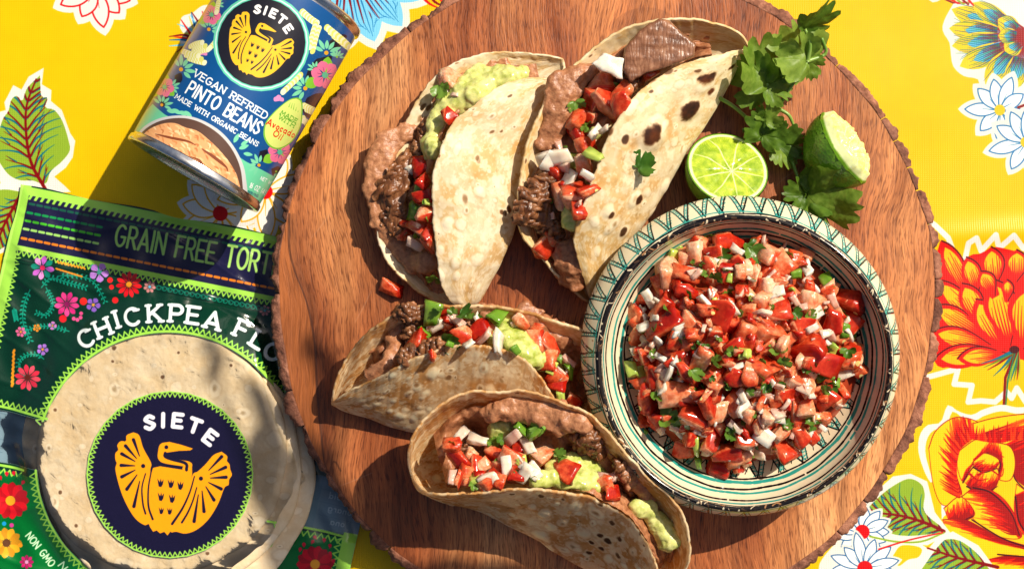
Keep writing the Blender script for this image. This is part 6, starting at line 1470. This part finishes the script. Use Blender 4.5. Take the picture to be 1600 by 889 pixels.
# ================================================================== limes
def lime_img(seed, squeezed=False):
    n = 384; Y, X = np.mgrid[0:n, 0:n]; cx, cy = (n * .54, n * .45)
    ex, ey = (X - n / 2) / (n / 2), (Y - n / 2) / (n / 2); R = np.hypot(ex, ey)
    dx, dy = (X - cx) / (n / 2), (Y - cy) / (n / 2); r = np.hypot(dx, dy); a = np.arctan2(dy, dx)
    n1 = fbm((n, n), 26, seed, 4); ns = 9; ph = (a / (2 * pi) * ns + .25 + .35 * (fbm((n, n), 120, seed + 2, 2) - .5)) % 1
    gap = np.abs(ph - .5) * 2; wid = np.clip(r * 2 * pi / ns, .02, 9)
    wall = np.clip(1 - (1 - gap) * wid / .05, 0, 1) ** 1.2
    fib = fbm((n, n), 5, seed + 4, 2); rayy = fbm((n, n), 300, seed, 1)
    rad_n = np.sin(a * 120 + 14 * n1 + 20 * r) * .5 + .5
    pulp = np.array((.58, .68, .14)) + (n1 - .5)[..., None] * np.array((.42, .30, .24)) + (rad_n * fib)[..., None] * np.array((.16, .14, .14))
    if squeezed: pulp = np.array((.86, .88, .52)) + (n1 - .5)[..., None] * np.array((.18, .14, .3)) + (rad_n * fib)[..., None] * .14
    w_ = np.maximum(wall * np.clip(1.45 - R, .45, 1), np.clip(1 - r / .07, 0, 1) * 1.2)[..., None]
    c = pulp * (1 - np.clip(w_, 0, 1)) + np.array((.95, .96, .80)) * np.clip(w_, 0, 1)
    rim = np.clip((R - .88) / .03, 0, 1)[..., None]; c = c * (1 - rim) + np.array((.90, .93, .70)) * rim
    gr = np.clip((R - .955) / .02, 0, 1)[..., None]; c = c * (1 - gr) + np.array((.40, .58, .10)) * gr
    a4 = np.ones((n, n, 4), np.float32); a4[..., :3] = c; return arr_image('lime_pulp', a4)
m = M('lime_peel'); g = m.coord(); n = m.noise(60, 3, .5, g); vo = m.new('ShaderNodeTexVoronoi'); vo.inputs['Scale'].default_value = 620; m.ln(g, vo.inputs['Vector'])
m.color(m.ramp(n, [(.3, (.055, .17, .008)), (.7, (.19, .36, .03))])); m.set(Roughness=.24, Specular_IOR_Level=.55, Subsurface_Weight=.1, Subsurface_Radius=(.002, .003, .001)).bump(vo.outputs[0], .35, .0007); PEEL = m.m
def pulpmat(im):
    m = M('lime_flesh'); q = m.img(im); g = m.coord(); n = m.noise(260, 4, .6, g); m.color(q.outputs[0]); m.set(Roughness=.18, Subsurface_Weight=.5, Subsurface_Radius=(.006, .006, .002), Subsurface_Scale=.8).bump(n, .35, .0006); return m.m
def half_lime(name, label, c, z, R, nrm, seed, sq=False, squash=1.0, spin=0.0):
    w = Vector(P(c[0], c[1], z)); n = Vector(nrm).normalized(); x = n.cross(Vector((0, 0, 1))).normalized(); y = n.cross(x)
    mw = Matrix((x, y, n)).transposed().to_4x4() @ Matrix.Rotation(spin, 4, 'Z'); mw.translation = w
    o = empty(name, w, label, 'lime'); na, nr = 72, 24
    th = np.linspace(0, 2 * pi, na, endpoint=False); ph = np.linspace(0, pi / 2, nr)[:, None]
    pt = 1 + (.13 * np.abs(np.cos(th)) ** 10 if sq else 0 * th); rr_ = R * np.ones_like(ph * th) * (1 + (pt - 1) * np.cos(ph) ** 3); k = np.cos(ph) ** .92 if False else np.cos(ph)
    pts = np.stack([rr_ * k * np.cos(th), rr_ * k * np.sin(th) * squash, -rr_ * np.sin(ph) * 1.08 * (1 + .06 * np.sin(ph) ** 8)], -1)
    link('peel', grid_mesh('peel', pts, None, closed=True), PEEL, o, mw)
    q = np.linspace(0.001, 1, 40)[:, None]; zz = .0006 * np.sin(q * pi) * np.ones_like(th)
    nz = np.zeros((40, na))
    for i in range(40):
        for j in range(na):
            p = Vector((q[i, 0] * cos(th[j]) * 3, q[i, 0] * sin(th[j]) * 3, seed)); nz[i, j] = mnoise.noise(p) + .6 * mnoise.noise(p * 2.7) + .4 * mnoise.noise(p * 6)
    sep = np.abs(((th[None] / (2 * pi) * 9 + .25) % 1) - .5) * 2
    zz = zz + (.0020 * nz + .0065 * np.sin(q * pi * .8) if sq else .0003 * nz - .0004 * sep ** 6) * np.clip((1 - q) * 9, 0, 1)
    ex = pt * (1 + (.10 * np.clip(nz, -.2, 1) * (q > .85) if sq else 0))
    F_ = np.stack([R * .985 * q * np.cos(th) * ex, R * .985 * q * np.sin(th) * ex * squash, zz + .0001], -1)
    uv = np.stack([.5 + .5 * q * np.cos(th), .5 + .5 * q * np.sin(th)], -1)
    me = grid_mesh('flesh', F_, None, closed=True); lay = me.uv_layers.new(name='UVMap'); vi = np.zeros(len(me.loops), np.int32); me.loops.foreach_get('vertex_index', vi); lay.data.foreach_set('uv', uv.reshape(-1, 2)[vi].astype(np.float32).ravel())
    link('flesh', me, pulpmat(lime_img(seed, sq)), o, mw)
    return o
R1 = 67 * SC * .96
half_lime('lime_half', 'cut lime half with its juicy face up, touching the top edge of the bowl', (1137, 263), ZT + R1 * 1.0, R1, (.16, .46, .87), 5, spin=.4)
R2 = 58 * SC * .96
half_lime('lime_half', 'squeezed lime half showing green peel and ragged pale pulp, beside the cilantro', (1316, 233), ZT + R2 * .90, R2, (.80, .50, .52), 9, sq=True, squash=.88, spin=0.0)
# ================================================================== cilantro
sr = random.Random(4)
m = M('cilantro_stem'); m.color(m.ramp(m.noise(90, 3, .5, m.coord()), [(.3, (.13, .27, .03)), (.7, (.30, .44, .09))])); m.set(Roughness=.35, Subsurface_Weight=.1, Subsurface_Radius=(.001, .002, .001)); STEM = m.m
m = M('cilantro_blade'); g = m.coord((1, 1, 1)); n = m.noise(240, 4, .6, g); r_ = m.rand()
wav = m.new('ShaderNodeTexWave', wave_type='BANDS', bands_direction='DIAGONAL'); wav.inputs['Scale'].default_value = 110; wav.inputs['Distortion'].default_value = 6; m.ln(g, wav.inputs['Vector'])
f = m.math('ADD', m.math('MULTIPLY', n, .7), m.math('MULTIPLY', r_, .45)); m.color(m.ramp(f, [(.25, (.05, .12, .008)), (.55, (.13, .24, .020)), (.85, (.28, .41, .06))])); m.set(Roughness=.45, Specular_IOR_Level=.35).bump(wav.outputs[0], .18, .0005); m.bump(n, .25, .0005); BLADE = m.m; leafy(BLADE)
def sprig(label, stems, leaves):
    x0, y0, _ = stems[0][0]; o = empty('cilantro_sprig', P(x0, y0, ZT), label, 'herb sprig', 'fresh cilantro on the board')
    for s_ in stems:
        q = catmull([tuple(P(x, y, ZT + z)) for x, y, z in s_], 14); link('stem', tube_mesh('stem', q, .0011, .0008, 8), STEM, o, Matrix.Identity(4))
    for (x, y, z, Lp, ang, pitch, roll, lobes, cup, curl) in leaves:
        me = leaf_mesh('leaf', sr.randrange(99), Lp * SC * .95, lobes, cup, curl, 84, 9); me.materials.clear(); me.materials.append(BLADE)
        mw = Matrix.Translation(P(x, y, ZT + z)) @ Matrix.Rotation(radians(-ang), 4, 'Z') @ Matrix.Rotation(radians(-pitch), 4, 'Y') @ Matrix.Rotation(radians(roll), 4, 'X')
        link('leaf', me, BLADE, o, mw)
    return o
sprig('cilantro sprig with broad cupped leaves reaching over the bark above the limes',
    [[(1205, 205, .006), (1216, 170, .012), (1240, 130, .018), (1262, 96, .024)], [(1262, 96, .024), (1266, 70, .028), (1258, 46, .030)], [(1205, 205, .006), (1200, 170, .014), (1199, 130, .022)], [(1262, 96, .024), (1290, 84, .022), (1284, 60, .026)], [(1240, 130, .018), (1226, 112, .022), (1222, 84, .026)], [(1216, 170, .012), (1232, 180, .012), (1240, 196, .010)]],
    [(1262, 96, .024, 72, -140, 12, 10, 3, .3, .9), (1262, 94, .024, 60, -165, 20, -20, 3, .35, .6), (1262, 96, .023, 34, 60, -18, 0, 3, .2, 1.2), (1258, 46, .030, 62, -28, 10, 62, 3, .1, .7),
     (1199, 130, .022, 78, -108, 10, 20, 3, .45, .7), (1199, 132, .022, 66, -150, -8, -30, 3, .4, 1.1), (1199, 134, .022, 46, 10, -12, 0, 3, .25, .9)])
sprig('cilantro sprig with small leaves between the two limes and the tall taco',
    [[(1122, 152, .020), (1145, 166, .014), (1166, 184, .010), (1190, 212, .008), (1215, 230, .006)], [(1190, 212, .008), (1196, 190, .014)], [(1160, 204, .006), (1190, 200, .008)]],
    [(1190, 212, .012, 46, -110, 20, 10, 3, .3, .4), (1192, 212, .012, 44, -20, 10, 0, 3, .35, .5), (1196, 190, .016, 34, -60, 20, 0, 3, .3, .5), (1216, 226, .009, 46, -30, 5, 20, 3, .3, .7), (1218, 228, .008, 44, 50, -6, -20, 3, .3, .7),])
sprig('lower cilantro sprig behind the bowl with one large drooping leaf under the squeezed lime',
    [[(1232, 234, .006), (1242, 265, .008), (1252, 290, .010), (1260, 312, .010)], [(1252, 300, .010), (1280, 300, .012)]],
    [(1258, 305, .012, 40, -170, 10, 0, 3, .3, .5), (1262, 306, .012, 92, 20, 6, 30, 3, .3, .9), (1264, 302, .012, 60, -20, 0, 10, 3, .3, .9), (1260, 312, .010, 46, 70, -4, -20, 3, .2, .7)])
o = leaf_mesh('leaf_scrap', 3, 30 * SC, 3, .3, .5, 60, 6)
i, j = 0, 0
q = t2.px[:, int(.6 * TS):]; d = np.hypot(q[..., 0] - 996, q[..., 1] - 262); ii, jj = np.unravel_index(d.argmin(), d.shape); vv_ = t2.G[ii, jj + int(.6 * TS)]
piece('cilantro', Vector(vv_) + Vector((0, 0, .0030)), 44 * SC, t2.o, .15, radians(40))
# the one cube of tomato fallen on the wood
me = TOM[3]; w = P(612, 452, ZT + .0033); o = bpy.data.objects.new('tomato_dice', me); C.objects.link(o); o.location = w; o.rotation_euler = (.1, 0, radians(-20)); o.scale = (.95,) * 3
tag(o, 'single red tomato cube fallen on the wood left of the tacos', 'tomato piece')
# ================================================================== an added, unseen broad-leaved branch beyond the right edge, shaped to cast the dappled shade
m = M('shade_branch_leaf'); m.color(m.ramp(m.noise(30, 3, .5, m.coord()), [(.3, (.04, .10, .015)), (.7, (.09, .18, .03))])); m.set(Roughness=.4); BLEAF = m.m
m = M('shade_branch_bark'); m.color(m.ramp(m.noise(60, 3, .5, m.coord()), [(.3, (.10, .06, .035)), (.7, (.20, .13, .08))])); m.set(Roughness=.8); TWIG = m.m
HB = .58
def up(px, py, dh=0.0): return Vector(P(px, py, ZT)) + SUNV / SUNV.z * (HB + dh)
broot = up(760, 1500) + Vector((.12, -.02, .06))
branch = empty('added_shade_branch', broot, 'added broad leaved branch, unseen beyond the right edge, put there to shade the table', 'branch')
SHADE = [(492, 800, 330, 132, 62), (446, 668, 220, 40, 66), (690, 925, 380, 92, 6), (800, 905, 260, 60, 8), (500, 560, 90, 34, 60), (350, 545, 90, 22, 80)]
hub = up(640, 985)
for k, (x, y, L, Wd, a) in enumerate(SHADE):
    n = 13; c = np.linspace(-1, 1, n); rows = []
    for u in c:
        w = Wd / 2 * (1 - abs(u) ** 2.4) ** .8 * (1 + .08 * sin(u * 9 + k)); row = []
        for v in (-1, -.5, 0, .5, 1):
            q = at((x, y), a, u * L / 2, v * w + 6 * sin(u * 5 + k)); row.append(tuple(up(q[0], q[1], .02 * k / 5 + .012 * v * v - .03 * u * u)))
        rows.append(row)
    o = link('leaf', grid_mesh('leaf', np.array(rows)), BLEAF, branch, Matrix.Identity(4)); md = o.modifiers.new('t', 'SOLIDIFY'); md.thickness = .0008
    s0 = up(*at((x, y), a, L / 2 * .98)); link('shade_twig', tube_mesh('shade_twig', catmull([tuple(up(*at((x, y), a, -L / 2 * .9))), tuple(up(x, y)), tuple(s0), tuple((s0 + hub) / 2 + Vector((0, 0, .02))), tuple(hub)], 12), .0012, .0028, 6), TWIG, branch, Matrix.Identity(4))
link('stem', tube_mesh('stem', catmull([tuple(hub), tuple((hub + broot) / 2 + Vector((0, 0, .03))), tuple(broot)], 16), .003, .008, 8), TWIG, branch, Matrix.Identity(4))
